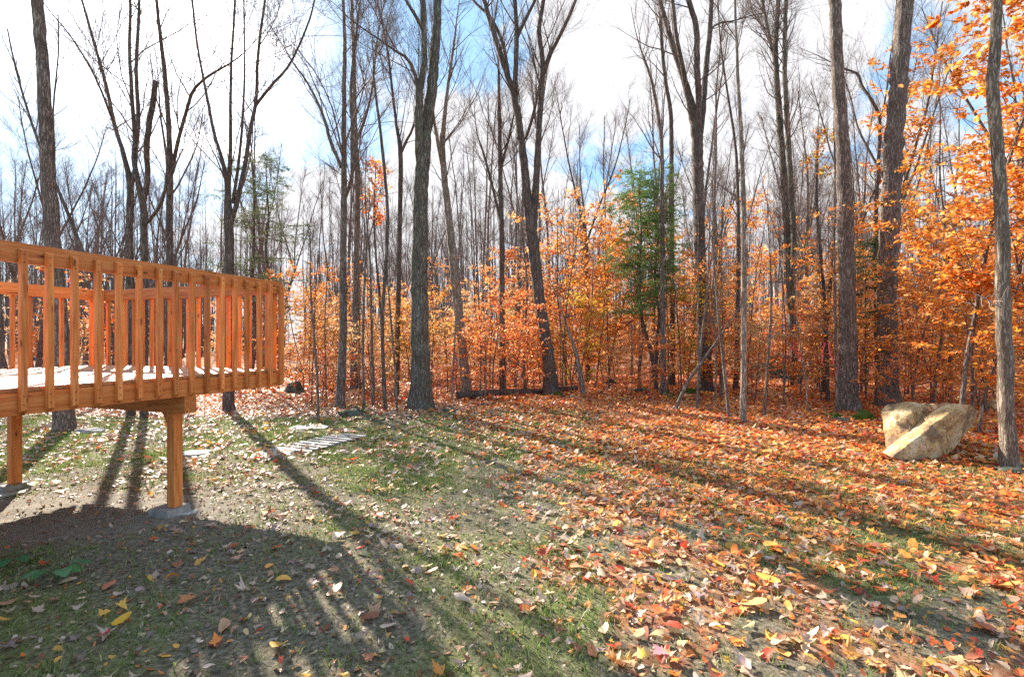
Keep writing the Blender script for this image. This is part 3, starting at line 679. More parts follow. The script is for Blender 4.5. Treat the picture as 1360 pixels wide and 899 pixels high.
TT('slim_tree', 'tall straight pole tree standing in front of the green evergreen', (881, 526),
   [[(881, 526, 9), (880, 430, 7.5), (879, 300, 6), (879, 200, 5.5), (872, 140, 4.5), (866, 110, 4), (858, 85, 3)]], M_BARK, h0=4.0, seed=15, dens=1.0)
TT('slim_tree', 'wavy thin dark tree right beside the tall pole tree at the evergreen', (893, 512),
   [[(893, 512, 8), (893, 420, 7), (892, 300, 7), (891, 160, 6), (884, 110, 5), (879, 60, 4.5), (876, 0, 4)]], M_BARK_DARK, h0=4.5, seed=16, dens=1.0)
TT('forked_tree', 'dark tree right of the evergreen, splitting into four tall limbs like a hand', (937, 520),
   [[(937, 520, 19), (936, 440, 17), (930, 340, 15), (927, 250, 15), (925, 180, 15), (914, 125, 10, 0.1), (903, 90, 8, 0.2), (893, 60, 7.5, 0.3), (883, 25, 7, 0.4), (876, 0, 6, 0.5)],
    [(914, 128, 7, 0.1), (906, 85, 6, -0.3), (898, 45, 5.5, -0.5), (893, 0, 5, -0.6)],
    [(926, 185, 10), (928, 140, 8, -0.2), (926, 90, 8, -0.3), (925, 40, 7.5, -0.4), (918, 12, 7, -0.4), (914, 0, 7, -0.4)],
    [(929, 185, 9), (934, 140, 8, 0.1), (938, 85, 7.5, 0.2), (943, 40, 7, 0.3), (945, 0, 6, 0.3)],
    [(942, 45, 3, 0.3), (952, 32, 3, 0.2), (975, 28, 2, 0.0)]], M_BARK_DARK, h0=6.5, seed=17, sides=16, dens=0.7)
TT('slim_tree', 'slim straight pole tree nearest the lawn between evergreen and boulder', (987, 561),
   [[(987, 561, 9), (988, 450, 8), (988, 300, 7), (985, 200, 6), (981, 120, 4.5), (978, 50, 3.5), (976, 0, 3)]], M_BARK_PALE, h0=2.8, seed=18, dens=1.6, scale=0.8)
TT('twin_tree', 'tree of two close slender stems left of the two stout right-hand trunks', (1056, 512),
   [[(1056, 512, 12), (1052, 420, 11), (1046, 320, 10), (1040, 220, 9), (1034, 140, 8.5), (1030, 70, 7.5), (1034, 0, 6)],
    [(1052, 400, 8), (1054, 310, 8, -0.3), (1049, 220, 7.5, -0.3), (1044, 140, 7, -0.3), (1042, 70, 6, -0.3), (1044, 0, 5, -0.3)],
    [(1031, 90, 5), (1022, 50, 4, 0.3), (1012, 0, 4, 0.6)]], M_BARK_MOSS, h0=4.6, seed=19, sides=12, dens=1.7, twigs=1.2)
TT('large_tree', 'stout brown trunk with mossy foot, left one of the two beside the boulder', (1129, 546),
   [[(1129, 546, 30), (1127, 480, 25), (1125, 400, 24), (1123, 300, 22.5), (1119, 200, 20), (1113, 100, 18), (1109, 0, 17)]], M_BARK, top=17, h0=9.5, seed=20, sides=20)
TT('large_tree', 'stoutest brown trunk with orange leaves across it, directly behind the boulder', (1179, 541),
   [[(1179, 541, 34), (1178, 480, 30), (1178, 400, 29), (1181, 300, 28), (1187, 200, 26.5), (1195, 100, 25), (1202, 0, 24)]], M_BARK, top=17, h0=9.5, seed=21, sides=20)
TT('rough_tree', 'nearest rough pale trunk standing at the right edge, right of the boulder', (1343, 621),
   [[(1343, 621, 29), (1338, 560, 24), (1334, 450, 23), (1331, 380, 22), (1330, 300, 21), (1325, 200, 19), (1318, 130, 19), (1322, 60, 17), (1324, 0, 16)]], M_BARK_TAN, top=12, h0=5.0, seed=22, sides=20, dens=0.5)
TT('crooked_tree', 'crooked dark tree bending left between the two stout right-hand trunks', ('Y', 1160, 14.5),
   [[(1166, 505, 8), (1164, 420, 7), (1163, 300, 6.5), (1166, 230, 6), (1168, 160, 5), (1158, 135, 5), (1145, 115, 4.5, 0.2), (1138, 98, 4, 0.3), (1122, 92, 3, 0.5)],
    [(1167, 170, 3), (1176, 130, 2.5), (1182, 80, 2)]], M_BARK_DARK, h0=5.5, seed=23, dens=1.0)
# thin bare saplings at the edge of the woods
sap = [((423, 560), [(423, 560, 4), (421, 500, 3.6), (415, 420, 3), (412, 370, 2)], 'thin bare sapling nearest the right end of the deck'),
       ((528, 545), [(528, 545, 3), (524, 480, 3), (517, 400, 2.4), (512, 330, 1.6)], 'thin bare sapling just left of the thickest mossy trunk'),
       ((484, 545), [(484, 545, 4), (482, 470, 3.6), (484, 380, 3), (488, 300, 2)], 'thin sapling below the small red and yellow crown'),
       ((496, 540), [(496, 540, 4.5), (494, 470, 4), (492, 360, 3), (486, 280, 2)], 'slender dark sapling beside the red and yellow crown'),
       ((1015, 552), [(1015, 552, 4), (1020, 480, 3.5), (1024, 400, 3), (1022, 330, 2)], 'thin sapling between the nearest pole tree and the twin stems'),
       ((969, 556), [(969, 556, 5), (963, 500, 4.5), (955, 430, 3.5), (948, 350, 2)], 'grey sapling leaning left at the foot of the nearest pole tree'),
       ((925, 545), [(925, 545, 5), (930, 470, 4), (938, 400, 3), (942, 320, 2)], 'grey sapling leaning right before the hand-like tree'),
       ((1112, 549), [(1112, 549, 5), (1111, 480, 4.5), (1109, 400, 4), (1108, 330, 3)], 'dark sapling hard against the left stout trunk'),
       ((1073, 548), [(1073, 548, 3), (1070, 510, 2.6), (1063, 460, 2), (1058, 420, 1.3)], 'pale twiggy sapling left of the stout trunks'),
       ((600, 532), [(600, 532, 3), (603, 470, 2.6), (606, 400, 2), (604, 350, 1.4)], 'thin grey sapling between thickest trunk and pale leaning trunk'),
       ((644, 530), [(644, 530, 3), (645, 470, 2.6), (641, 390, 2), (642, 330, 1.4)], 'thin sapling right of the pale leaning trunk'),
       ((697, 522), [(697, 522, 3.6), (696, 460, 3), (700, 380, 2.4), (694, 320, 1.6)], 'thin sapling left of the curved forked trunk'),
       ((848, 520), [(873, 518, 6), (865, 470, 5), (852, 420, 4.5), (845, 380, 3)], 'dark stem leaning left under the evergreen'),
       ((913, 528), [(893, 545, 5), (915, 505, 4.5), (940, 470, 4), (955, 448, 2.5)], 'dead grey pole propped at a slant under the evergreen'),
       ((1286, 560), [(1290, 568, 6), (1292, 520, 5), (1291, 470, 4), (1296, 400, 3)], 'grey sapling right behind the boulder'),
       ((1240, 548), [(1240, 548, 5), (1243, 500, 4.5), (1252, 440, 4), (1258, 380, 3)], 'brown sapling rising behind the left half of the boulder')]
for i, (b, st, lb) in enumerate(sap):
    TT('thin_sapling', lb, (st[0][0], st[0][1]), [st], M_BARK_PALE if 'pale' in lb else M_BARK, flare=0.1, h0=1.2, dens=0.5, seed=60 + i, cat='sapling',
       group='thin bare saplings along the edge of the woods', sides=7, scale=0.4, twigs=0.8)

# generic bare trees of the woods
def generic_tree(seed, kind):
    rg = np.random.default_rng(seed)
    H = {'straight': 15, 'forked': 14, 'twin': 13, 'leaning': 12, 'slender': 11}[kind] * rg.uniform(0.9, 1.1)
    r0 = {'straight': 0.10, 'forked': 0.115, 'twin': 0.08, 'leaning': 0.08, 'slender': 0.045}[kind]
    lean = rg.normal(0, 0.02, 2) + (rg.choice([-1, 1]) * np.array([0.16, 0.03]) if kind == 'leaning' else 0)
    def path(p0, d0, h, n, r_a, r_b):
        pts = [np.array(p0)]; d = np.array(d0, float)
        for _ in range(n - 1):
            d = d + rg.normal(0, 0.045, 3) + np.array([0, 0, 0.05]); d /= np.linalg.norm(d)
            pts.append(pts[-1] + d * h / (n - 1))
        return pts, list(np.linspace(r_a, r_b, n))
    st = []; mbt = MB()
    if kind == 'twin':
        for s in (-1, 1):
            p, r = path((0.05 * s, 0, -0.1), (0.07 * s, 0.04 * s, 1), H, 12, r0, 0.02); st.append(stem_geo(mbt, rg, p, r, 8, 0.5, 0.2))
    else:
        fork = rg.uniform(0.35, 0.5) if kind == 'forked' else None
        p, r = path((0, 0, -0.1), (lean[0], lean[1], 1), H * (fork or 1), 8 if fork else 13, r0, r0 * 0.7 if fork else 0.015)
        st.append(stem_geo(mbt, rg, p, r, 8, 0.5, 0.25))
        if fork:
            for j in range(3):
                a = j * 2.1 + rg.uniform(0, 1); p2, r2 = path(p[-1], (math.cos(a) * 0.36, math.sin(a) * 0.36, 1), H * (1 - fork), 9, r0 * 0.5, 0.015)
                st.append(stem_geo(mbt, rg, p2, r2, 7, 0.5))
    cm = crown(rg, st, 1.15 if kind != 'slender' else 0.8, H * 0.28, 0.85 if kind != 'slender' else 0.5, twigs=1.15)
    return mbt, cm
VAR = []
for i, kd in enumerate(['straight', 'forked', 'twin', 'leaning', 'slender', 'straight', 'forked', 'slender', 'slender']):
    a, b = generic_tree(300 + i, kd)
    VAR.append((kd, a.mesh('generic_trunk', M_BARK_DARK if i % 2 else M_BARK), b.mesh('generic_branches', M_TWIG)))
TP_ = VAR[8][1].copy(); TP_.materials.clear(); TP_.materials.append(M_BARK_PALE)
LAND = [(-300, 'left of the thick leaning trunk'), (86, 'between the thick leaning trunk and the close pair'), (190, 'between the close pair and the four-limbed tree'),
        (306, 'between the four-limbed tree and the end of the deck'), (400, 'between the deck and the twig-fan trees'), (472, 'between the twig fans and the thickest trunk'),
        (558, 'between the thickest trunk and the curved trunk'), (730, 'between the curved trunk and the evergreen'), (860, 'between the evergreen and the hand-like tree'),
        (937, 'between the hand-like tree and the twin stems'), (1050, 'between the twin stems and the stout trunks'), (1180, 'between the stout trunk and the rough trunk'), (1335, 'right of the rough trunk')]
def zone(px):
    z = 0
    for i, (a, _) in enumerate(LAND):
        if px >= a: z = i
    return z
ORD = ['', 'second', 'third', 'fourth', 'fifth', 'sixth', 'seventh', 'eighth', 'ninth', 'tenth', 'eleventh', 'twelfth', 'thirteenth', 'fourteenth', 'fifteenth']
def number_labels(items, noun, tail=''):
    """items: (object, px, kind) -> labels that count from the left inside each gap"""
    by = {}
    for o, px, kd in items: by.setdefault((zone(px), kd), []).append((px, o))
    for (z, kd), l in by.items():
        l.sort(key=lambda t: t[0])
        for i, (_, o) in enumerate(l):
            if len(l) == 1: o['label'] = f'lone {kd} {noun} {LAND[z][1]}'
            else: o['label'] = f"{('leftmost' if i == 0 else ORD[min(i, 14)])} {kd} {noun} {LAND[z][1]}"
rp = np.random.default_rng(77)
placed = []; items = []
tries = 0
while len(placed) < 225 and tries < 9000:
    tries += 1
    Y = rp.uniform(14.5, 58) if len(placed) > 30 else rp.uniform(14, 24)
    X = rp.uniform(-1.25, 1.22) * Y
    if any((X - a) ** 2 + (Y - b) ** 2 < 1.6 ** 2 for a, b in placed): continue
    px, _ = proj(X, Y)
    if Y < 20 and abs(px - 840) < 60: continue
    if Y < 28 and -4 < X + 0.74 * (Y - 6) < 9 and rp.uniform() < 0.97: continue
    if 380 < px < 410 and Y > 20: continue
    if 1235 < px < 1335 and Y < 24: continue
    placed.append((X, Y))
    kd, ta, tb = VAR[int(rp.integers(0, len(VAR)))]
    s = rp.uniform(0.7, 1.12) * (1.3 if Y > 30 else 1.0); rz = rp.uniform(0, 6.28)
    o = empty('bare_tree', (X, Y, gz(X, Y) - 0.03), rz); o.scale = (s, s, s)
    tag(o, 'x', 'tree', 'bare trees of the woods behind the lawn')
    link('trunk', ta, o); link('branches', tb, o)
    items.append((o, px, kd))
c_ = 0
for _ in range(2000):
    if c_ >= 56: break
    Y = rp.uniform(11.9, 19); px = rp.uniform(400, 1380); X = (px - CX) / FPX * Y
    if Y < lawn_edge(X) + 0.9 or any((X - a) ** 2 + (Y - b) ** 2 < 0.5 ** 2 for a, b in placed): continue
    placed.append((X, Y)); c_ += 1
    j = [4, 7, 8][c_ % 3]; kd, ta, tb = VAR[j]; s = rp.uniform(0.28, 0.5)
    o = empty('bare_sapling', (X, Y, gz(X, Y) - 0.02), rp.uniform(0, 6.28)); o.scale = (s, s, s * rp.uniform(1.0, 1.4))
    tag(o, 'x', 'tree', 'bare trees of the woods behind the lawn')
    if j == 8:
        ta = TP_; 
    link('trunk', ta, o); link('branches', tb, o); items.append((o, px, 'pale thin' if j == 8 else 'thin'))
number_labels(items, 'bare tree')

# distant woods that read as one mass
rgf = np.random.default_rng(9)
m = MB(); nfar = 1800
Yf = rgf.uniform(52, 115, nfar); Xf = rgf.uniform(-1.35, 1.3, nfar) * Yf
keep = ~((np.abs(Xf / Yf * FPX + CX - 395) < 16)); Xf, Yf = Xf[keep], Yf[keep]; nfar = len(Xf)
k = 7; P = np.zeros((nfar, k, 3)); P[:, :, 0] = Xf[:, None] + np.cumsum(rgf.normal(0, 0.18, (nfar, k)), 1); P[:, :, 1] = Yf[:, None]
P[:, :, 2] = np.linspace(-0.3, 1, k)[None] * rgf.uniform(13, 23, nfar)[:, None]; P[:, 0, 2] = -0.5
rd = rgf.uniform(0.08, 0.18, nfar)[:, None] * np.linspace(1, 0.1, k)[None]
tubes(m, P, rd, 5)
B1, r1 = spawn(rgf, P, rd, 14, 0.25, 0.98, (20, 50), (1.5, 4.0), 4, up=0.12, jit=0.12, rend=0.012)
tubes(m, B1, r1, 3)
B2, r2 = spawn(rgf, B1, r1, 4, 0.2, 1, (20, 50), (0.8, 2.0), 3, up=0.12, jit=0.1, rend=0.010)
tubes(m, B2, r2, 3)
tag(link('distant_woods', m.mesh('distant_woods', M_TWIG, False)), 'grey mass of distant bare woods on the horizon', kind='stuff')

# ---------------------------------------------------------------- autumn foliage
def pal(rg, cols, wts, var=0.18):
    cols = np.array(cols); w = np.array(wts) / sum(wts)
    def fn(M):
        c = cols[rg.choice(len(cols), M, p=w)]
        return np.clip(c * (1 + rg.normal(0, var, (M, 1))) * (1 + rg.normal(0, var * 0.4, (M, 3))), 0.01, 0.95)
    return fn
ORANGE = [(0.88, 0.32, 0.05), (0.90, 0.41, 0.07), (0.76, 0.21, 0.035), (0.88, 0.50, 0.20), (0.58, 0.19, 0.07)]
OW = [4, 3, 2, 2, 1.2]
RUST = [(0.84, 0.25, 0.06), (0.88, 0.33, 0.07), (0.70, 0.16, 0.04), (0.85, 0.54, 0.28), (0.52, 0.20, 0.09)]
YEL = [(0.72, 0.46, 0.05), (0.66, 0.36, 0.05), (0.58, 0.42, 0.09)]
def beech(seed, H, nl, cols, wts, lsize=(0.07, 0.115), r0=0.03, low=0.15, blen=(1.0, 2.0), per=8, twn=7):
    """sapling that keeps its leaves: level sprays of branches"""
    rg = np.random.default_rng(seed); mt, mbr, ml = MB(), MB(), MB()
    pts = [np.array([0, 0, -0.08])]; d = np.array([rg.normal(0, .06), rg.normal(0, .06), 1.0])
    for _ in range(8):
        d = d + rg.normal(0, 0.07, 3); d[2] = abs(d[2]) + 0.05; d /= np.linalg.norm(d); pts.append(pts[-1] + d * H / 8)
    P, r = stem_geo(mt, rg, pts, np.linspace(r0, 0.006, 9), 7, 0.3, 0.15)
    B1, r1 = spawn(rg, P[None], r[None], nl, low, 0.98, (55, 85), blen, 7, up=0.02, jit=0.07, rr=(0.3, 0.5), rmax=0.014, flat=0.4)
    tubes(mbr, B1, r1, 4)
    B2, r2 = spawn(rg, B1, r1, twn, 0.15, 1.0, (30, 60), (0.25, 0.7), 4, up=-0.01, jit=0.07, rend=0.0018, flat=0.75)
    tubes(mbr, B2, r2, 3)
    cf = pal(rg, cols, wts)
    leaves_on(ml, rg, B2, per, lsize, cf); leaves_on(ml, rg, B1, per, lsize, cf, t0=0.3)
    return mt.mesh('beech_stem', M_BARK), mbr.mesh('beech_twigs', M_TWIG), ml.mesh('beech_leaves', M_LEAF, False)
BV = [('orange', beech(500, 4.6, 30, ORANGE, OW)), ('rusty', beech(501, 3.6, 30, RUST, OW)), ('orange', beech(502, 5.6, 40, ORANGE, OW, blen=(1.0, 2.4))),
      ('rusty', beech(503, 2.4, 22, RUST, OW, blen=(0.7, 1.5))), ('yellow', beech(504, 4.0, 30, YEL, [3, 2, 2])), ('orange', beech(505, 6.6, 40, ORANGE, OW, blen=(1.2, 2.6), low=0.3)),
      ('tan', beech(507, 3.4, 26, [(0.80, 0.48, 0.20), (0.74, 0.38, 0.14), (0.84, 0.58, 0.30)], [3, 3, 2])), ('pale brown', beech(508, 4.8, 26, [(0.78, 0.44, 0.20), (0.85, 0.38, 0.09), (0.74, 0.50, 0.30)], [3, 2, 2], blen=(0.9, 1.8))),
      ('golden', beech(506, 3.2, 26, [(0.7, 0.36, 0.07), (0.62, 0.27, 0.05), (0.6, 0.42, 0.2)], [3, 3, 2]))]
def put_beech(vi, X, Y, s, rz, items, grp='young leafy trees in the woods'):
    kd, (a, b, c) = BV[vi]
    o = empty('leafy_sapling', (X, Y, gz(X, Y)), rz); o.scale = (s, s, s)
    tag(o, 'x', 'young tree', grp)
    link('stem', a, o); link('twigs', b, o); link('foliage', c, o)
    items.append((o, float(proj(X, Y)[0]), kd))
itb = []; rb = np.random.default_rng(123); pl = []
# (px range, depth range, count, variants)
PLAN = [((-80, 380), (18, 40), 18, (1, 6, 7)), ((385, 560), (13, 16), 7, (3, 6, 8)), ((385, 560), (16, 24), 13, (0, 7, 2, 6)), ((385, 900), (22, 40), 46, (0, 7, 2, 5, 6)), ((560, 760), (13, 17), 8, (3, 6, 1)), ((560, 760), (17, 23), 16, (0, 7, 2, 6)),
        ((740, 820), (17, 22), 9, (2, 5, 6)), ((820, 1100), (12.5, 15), 7, (3, 6, 3)), ((820, 1100), (15, 22), 21, (0, 7, 2, 1)), ((900, 1400), (19, 40), 48, (0, 1, 2, 5)), ((1090, 1420), (10.2, 17), 26, (0, 2, 1, 5))]
for (pa, pb), (ya, yb), cnt, vs in PLAN:
    c = 0; g = 0
    while c < cnt and g < 900:
        g += 1; Y = rb.uniform(ya, yb); px = rb.uniform(pa, pb); X = (px - CX) / FPX * Y
        if any((X - a) ** 2 + (Y - b) ** 2 < 0.9 ** 2 for a, b in pl): continue
        pl.append((X, Y)); put_beech(int(rb.choice(vs)), X, Y, rb.uniform(0.45, 1.0) * (1.5 if rb.uniform() < 0.28 and Y > 15 else 1.0), rb.uniform(0, 6.28), itb); c += 1
for (px, Y, vi, s) in ((757, 15.0, 4, 0.8), (912, 15.5, 4, 0.85), (790, 16.5, 5, 1.0), (770, 16.5, 2, 1.0), (430, 17.0, 8, 0.9), (1300, 8.6, 2, 0.9), (1390, 8.0, 0, 1.0)):
    X = (px - CX) / FPX * Y; put_beech(vi, X, Y, s, rb.uniform(0, 6), itb)
number_labels(itb, 'leaved young tree')

# the leafy limbs reaching in at the top right: two taller beeches
def tall_beech(name, label, px, Y, H, seed, blen, nl, low, size, r0=0.07, per=8, cols=ORANGE):
    X = (px - CX) / FPX * Y; root = empty(name, (X, Y, gz(X, Y))); tag(root, label, 'tree')
    a, b, c = beech(seed, H, nl, cols, OW, lsize=size, r0=r0, low=low, blen=blen, per=per, twn=9)
    link('trunk', a, root); link('branches', b, root); link('foliage', c, root)
tall_beech('beech_tree', 'tall orange-leaved beech whose sprays fill the upper right corner', 1275, 8.2, 9.8, 610, (1.4, 3.0), 84, 0.2, (0.08, 0.13), per=11, r0=0.04)
tall_beech('beech_tree', 'orange-leaved beech between the stout trunk and the rough trunk, behind the boulder', 1262, 12.5, 10.0, 612, (1.3, 2.8), 70, 0.25, (0.08, 0.12), r0=0.05, per=9)
tall_beech('beech_tree', 'orange-leaved beech standing just outside the right edge', 1420, 6.8, 8.0, 611, (1.3, 2.6), 64, 0.2, (0.08, 0.12), r0=0.05, per=10)
def small_crown(name, label, px, py, Y, rad, cols, wts, seed, n=26):
    rg = np.random.default_rng(seed); v = atp(px, py, Y); g = gz(v.x, Y)
    root = empty(name, (v.x, Y, g)); tag(root, label, 'tree'); h = v.z - g
    m = MB(); P, r = stem_geo(m, rg, [(0.3, 0, -0.1), (0.2, 0, h * 0.4), (0.0, 0, h * 0.8), (0.05, 0, h + rad)], [0.05, 0.045, 0.03, 0.01], 7, 0.3, 0.1)
    link('trunk', m.mesh('maple_trunk', M_BARK_DARK), root)
    mbr, ml = MB(), MB()
    B1, r1 = spawn(rg, P[None], r[None], n, 0.72, 1.0, (35, 75), (rad * 0.7, rad * 1.3), 6, up=0.06, jit=0.1, rmax=0.012)
    B2, r2 = spawn(rg, B1, r1, 6, 0.2, 1, (30, 60), (0.2, 0.5), 4, up=0.03, jit=0.1, rend=0.002)
    tubes(mbr, B1, r1, 4); tubes(mbr, B2, r2, 3); leaves_on(ml, rg, B2, 5, (0.07, 0.11), pal(rg, cols, wts))
    link('branches', mbr.mesh('maple_twigs', M_TWIG), root); link('foliage', ml.mesh('maple_leaves', M_LEAF, False), root)
small_crown('red_maple', 'small maple with red and yellow crown left of the thickest trunk', 497, 248, 15.0, 0.75, [(0.75, 0.12, 0.03), (0.75, 0.42, 0.06), (0.8, 0.25, 0.05)], [3, 2, 2], 701)
small_crown('golden_maple', 'small tree with a sparse golden crown left of the stout trunks', 1085, 200, 13.0, 0.55, [(0.80, 0.45, 0.08), (0.75, 0.28, 0.05)], [3, 1], 702, 10)

# ---------------------------------------------------------------- evergreens
def evergreen(name, label, px, Y, H, seed, low, L0, cols, stems=((0, 0),), droop=-0.05, rng_top=1.0, nb=70, r0=0.09, per=26, tilt=(60, 92)):
    rg = np.random.default_rng(seed); X = (px - CX) / FPX * Y; root = empty(name, (X, Y, gz(X, Y))); tag(root, label, 'evergreen')
    mbr, ml = MB(), MB()
    for (sx, sy) in stems:
        mt = MB()
        pts = [(sx + rg.normal(0, 0.04), sy, z) for z in np.linspace(-0.1, H, 9)]
        P, r = stem_geo(mt, rg, pts, np.linspace(r0, 0.015, 9), 9, 0.3, 0.2)
        link('trunk', mt.mesh('evergreen_trunk', M_BARK_DARK), root)
        B1, r1 = spawn(rg, P[None], r[None], nb, low, rng_top, tilt, (L0 * 0.35, L0 * 1.35), 8, up=droop, jit=0.07, rr=(0.3, 0.5), rmax=0.02, flat=0.3)
        B2, r2 = spawn(rg, B1, r1, 9, 0.15, 1.0, (35, 65), (0.25, 0.75), 5, up=droop * 1.3, jit=0.07, rend=0.002, flat=0.7)
        tubes(mbr, B1, r1, 4); tubes(mbr, B2, r2, 3)
        B3, r3 = spawn(rg, B2, r2, 4, 0.1, 1.0, (35, 60), (0.08, 0.22), 3, up=-0.03, jit=0.05, rend=0.0015, flat=0.7)
        leaves_on(ml, rg, B3, per // 4, (0.035, 0.06), pal(rg, cols, [1] * len(cols)), spread=60, jit=0.5, width=0.45)
        leaves_on(ml, rg, B2, per // 2, (0.035, 0.06), pal(rg, cols, [1] * len(cols)), spread=60, jit=0.5, width=0.45)
    link('branches', mbr.mesh('evergreen_branches', M_TWIG), root); link('needles', ml.mesh('evergreen_needles', M_NEEDLE, False), root)
evergreen('green_evergreen', 'bright green evergreen standing among orange foliage right of centre', 850, 15.2, 7.0, 801, 0.34, 1.55,
          [(0.20, 0.34, 0.08), (0.14, 0.26, 0.07), (0.28, 0.38, 0.09)], nb=78, r0=0.06, per=36, stems=((0, 0), (0.7, 0.5)), tilt=(35, 80))
evergreen('hemlock_tree', 'twin-stemmed hemlock with drooping thin green sprays behind the deck end', 345, 16.5, 7.8, 802, 0.30, 2.1,
          [(0.17, 0.22, 0.10), (0.23, 0.27, 0.13), (0.12, 0.17, 0.08)], stems=((-0.20, 0), (0.22, 0.1)), droop=-0.03, nb=40, r0=0.08, per=34)
evergreen('small_evergreen', 'small dark green evergreen between the two stout right-hand trunks', 1150, 14.0, 4.6, 803, 0.45, 0.6,
          [(0.10, 0.15, 0.05), (0.07, 0.11, 0.04)], nb=30, r0=0.03, per=30)

# ---------------------------------------------------------------- boulders and rocks
def rock_mesh(name, hull, mat, seed, cuts=3, amp=0.02, fr=3.0, pits=(), chips=0, chip=(0.02, 0.07)):
    from mathutils import noise as mnoise
    rg = random.Random(seed)
    bm = bmesh.new()
    for p in hull: bm.verts.new(p)
    bmesh.ops.convex_hull(bm, input=bm.verts)
    for v in [v for v in bm.verts if not v.link_faces]: bm.verts.remove(v)
    bm.normal_update()
    cen = sum((v.co for v in bm.verts), Vector()) / len(bm.verts)
    for _ in range(chips):        # flat fractures knocked off the edges
        bm.edges.ensure_lookup_table()
        e = rg.choice(bm.edges[:]); p = e.verts[0].co.lerp(e.verts[1].co, rg.random())
        if len(e.link_faces) < 2: continue
        nn = (e.link_faces[0].normal + e.link_faces[1].normal)
        if nn.length < 0.1: continue
        nn = (nn.normalized() + Vector((rg.uniform(-.35, .35), rg.uniform(-.35, .35), rg.uniform(-.35, .35)))).normalized()
        g = bmesh.ops.bisect_plane(bm, geom=bm.verts[:] + bm.edges[:] + bm.faces[:], plane_co=p - nn * rg.uniform(*chip), plane_no=nn, clear_outer=True)
        cut = [x for x in g['geom_cut'] if isinstance(x, bmesh.types.BMEdge)]
        if cut: bmesh.ops.edgenet_fill(bm, edges=cut)
        bm.normal_update()
    bmesh.ops.recalc_face_normals(bm, faces=bm.faces)
    bmesh.ops.bevel(bm, geom=list(bm.edges), offset=0.005, segments=1, affect='EDGES')
    bmesh.ops.triangulate(bm, faces=bm.faces)
    for _ in range(cuts):
        long = [e for e in bm.edges if e.calc_length() > 0.035]
        bmesh.ops.subdivide_edges(bm, edges=long, cuts=1, use_grid_fill=False)
        bmesh.ops.triangulate(bm, faces=[f for f in bm.faces if len(f.verts) > 3])
    off = Vector((seed * 3.1, seed * 1.7, 0)); bm.normal_update()
    mv = []
    for v in bm.verts:
        p = v.co * fr + off
        cell = mnoise.voronoi(p * 0.8)[0]; step = (cell[1] - cell[0])
        mv.append(v.normal * (mnoise.fractal(p, 0.9, 2.0, 5) * amp + min(step, 0.25) * amp * 1.6))
    for v, d in zip(bm.verts, mv): v.co += d
    for c_, rad_, dep_ in pits:
        for v in bm.verts:
            q_ = (v.co - c_).length / rad_
            if q_ < 1: v.co += Vector((0.15, 1, -0.1)) * dep_ * (1 - q_ ** 4)
    me = bpy.data.meshes.new(name); bm.to_mesh(me); bm.free(); me.materials.append(mat)
    for p in me.polygons: p.use_smooth = True
    try: me.set_sharp_from_angle(angle=R(24))
    except Exception: pass
    return me
BY = 6.95
def bp(px, py, dy=0.0): v = atp(px, py, BY + dy); return (v.x, v.y, v.z)
# left, pitted block
h1 = [bp(1163, 562, .50), bp(1163, 588, .45), bp(1174, 602, .2), bp(1192, 606, -.02), bp(1216, 602, -.05), bp(1168, 547, .60), bp(1180, 539, .55), bp(1204, 535, .40), bp(1226, 536, .45), bp(1254, 538, .75),
      bp(1256, 556, .6), bp(1170, 585, 1.1), bp(1240, 590, 1.1), bp(1200, 538, 1.0), bp(1248, 544, 1.1), bp(1190, 560, .12), bp(1212, 548, .10), bp(1208, 575, -.05)]
ctr = Vector(bp(1205, 600, .3)); ctr.z = gz(ctr.x, ctr.y)
pits = [(Vector(bp(1175, 570, -.02)) - ctr, .06, .05), (Vector(bp(1182, 583, -.08)) - ctr, .05, .02), (Vector(bp(1168, 596, -.05)) - ctr, .09, .07), (Vector(bp(1193, 562, -.05)) - ctr, .035, .03), (Vector(bp(1224, 552, .1)) - ctr, .10, .06), (Vector(bp(1236, 546, .2)) - ctr, .10, .08),
        (Vector(bp(1184, 574, -.08)) - ctr, .05, -.03), (Vector(bp(1205, 560, -.05)) - ctr, .14, .05)]
me = rock_mesh('pitted_boulder', [Vector(p) - ctr for p in h1], M_ROCK, 3, 5, 0.024, 5.0, pits=pits, chips=7, chip=(0.006, 0.022))
tag(link('boulder', me, None, ctr), 'blocky ochre pitted boulder forming the left half of the split rock', 'boulder')
# right, wedge leaning up to the right: sunlit sloping slab top, dark underside
h2 = [bp(1184, 607, -.40), bp(1200, 611, -.42), bp(1276, 537, -.12), bp(1290, 539, 0), bp(1172, 600, -.08), bp(1252, 535, .17), bp(1240, 613, -.30), bp(1262, 601, -.12),
      bp(1299, 546, .1), bp(1293, 562, .05), bp(1250, 590, .7), bp(1290, 545, .6), bp(1220, 600, .5), bp(1268, 538, .7)]
ctr = Vector(bp(1235, 606, 0)); ctr.z = gz(ctr.x, ctr.y)
pits = [(Vector(bp(1245, 566, -.25)) - ctr, .12, .035), (Vector(bp(1262, 575, -.2)) - ctr, .09, .03)]
me = rock_mesh('wedge_boulder', [Vector(p) - ctr for p in h2], M_ROCK, 8, 5, 0.010, 6.0, pits=pits, chips=0)
tag(link('boulder', me, None, ctr), 'wedge-shaped boulder with a bright sloping face, right half of the split rock', 'boulder')
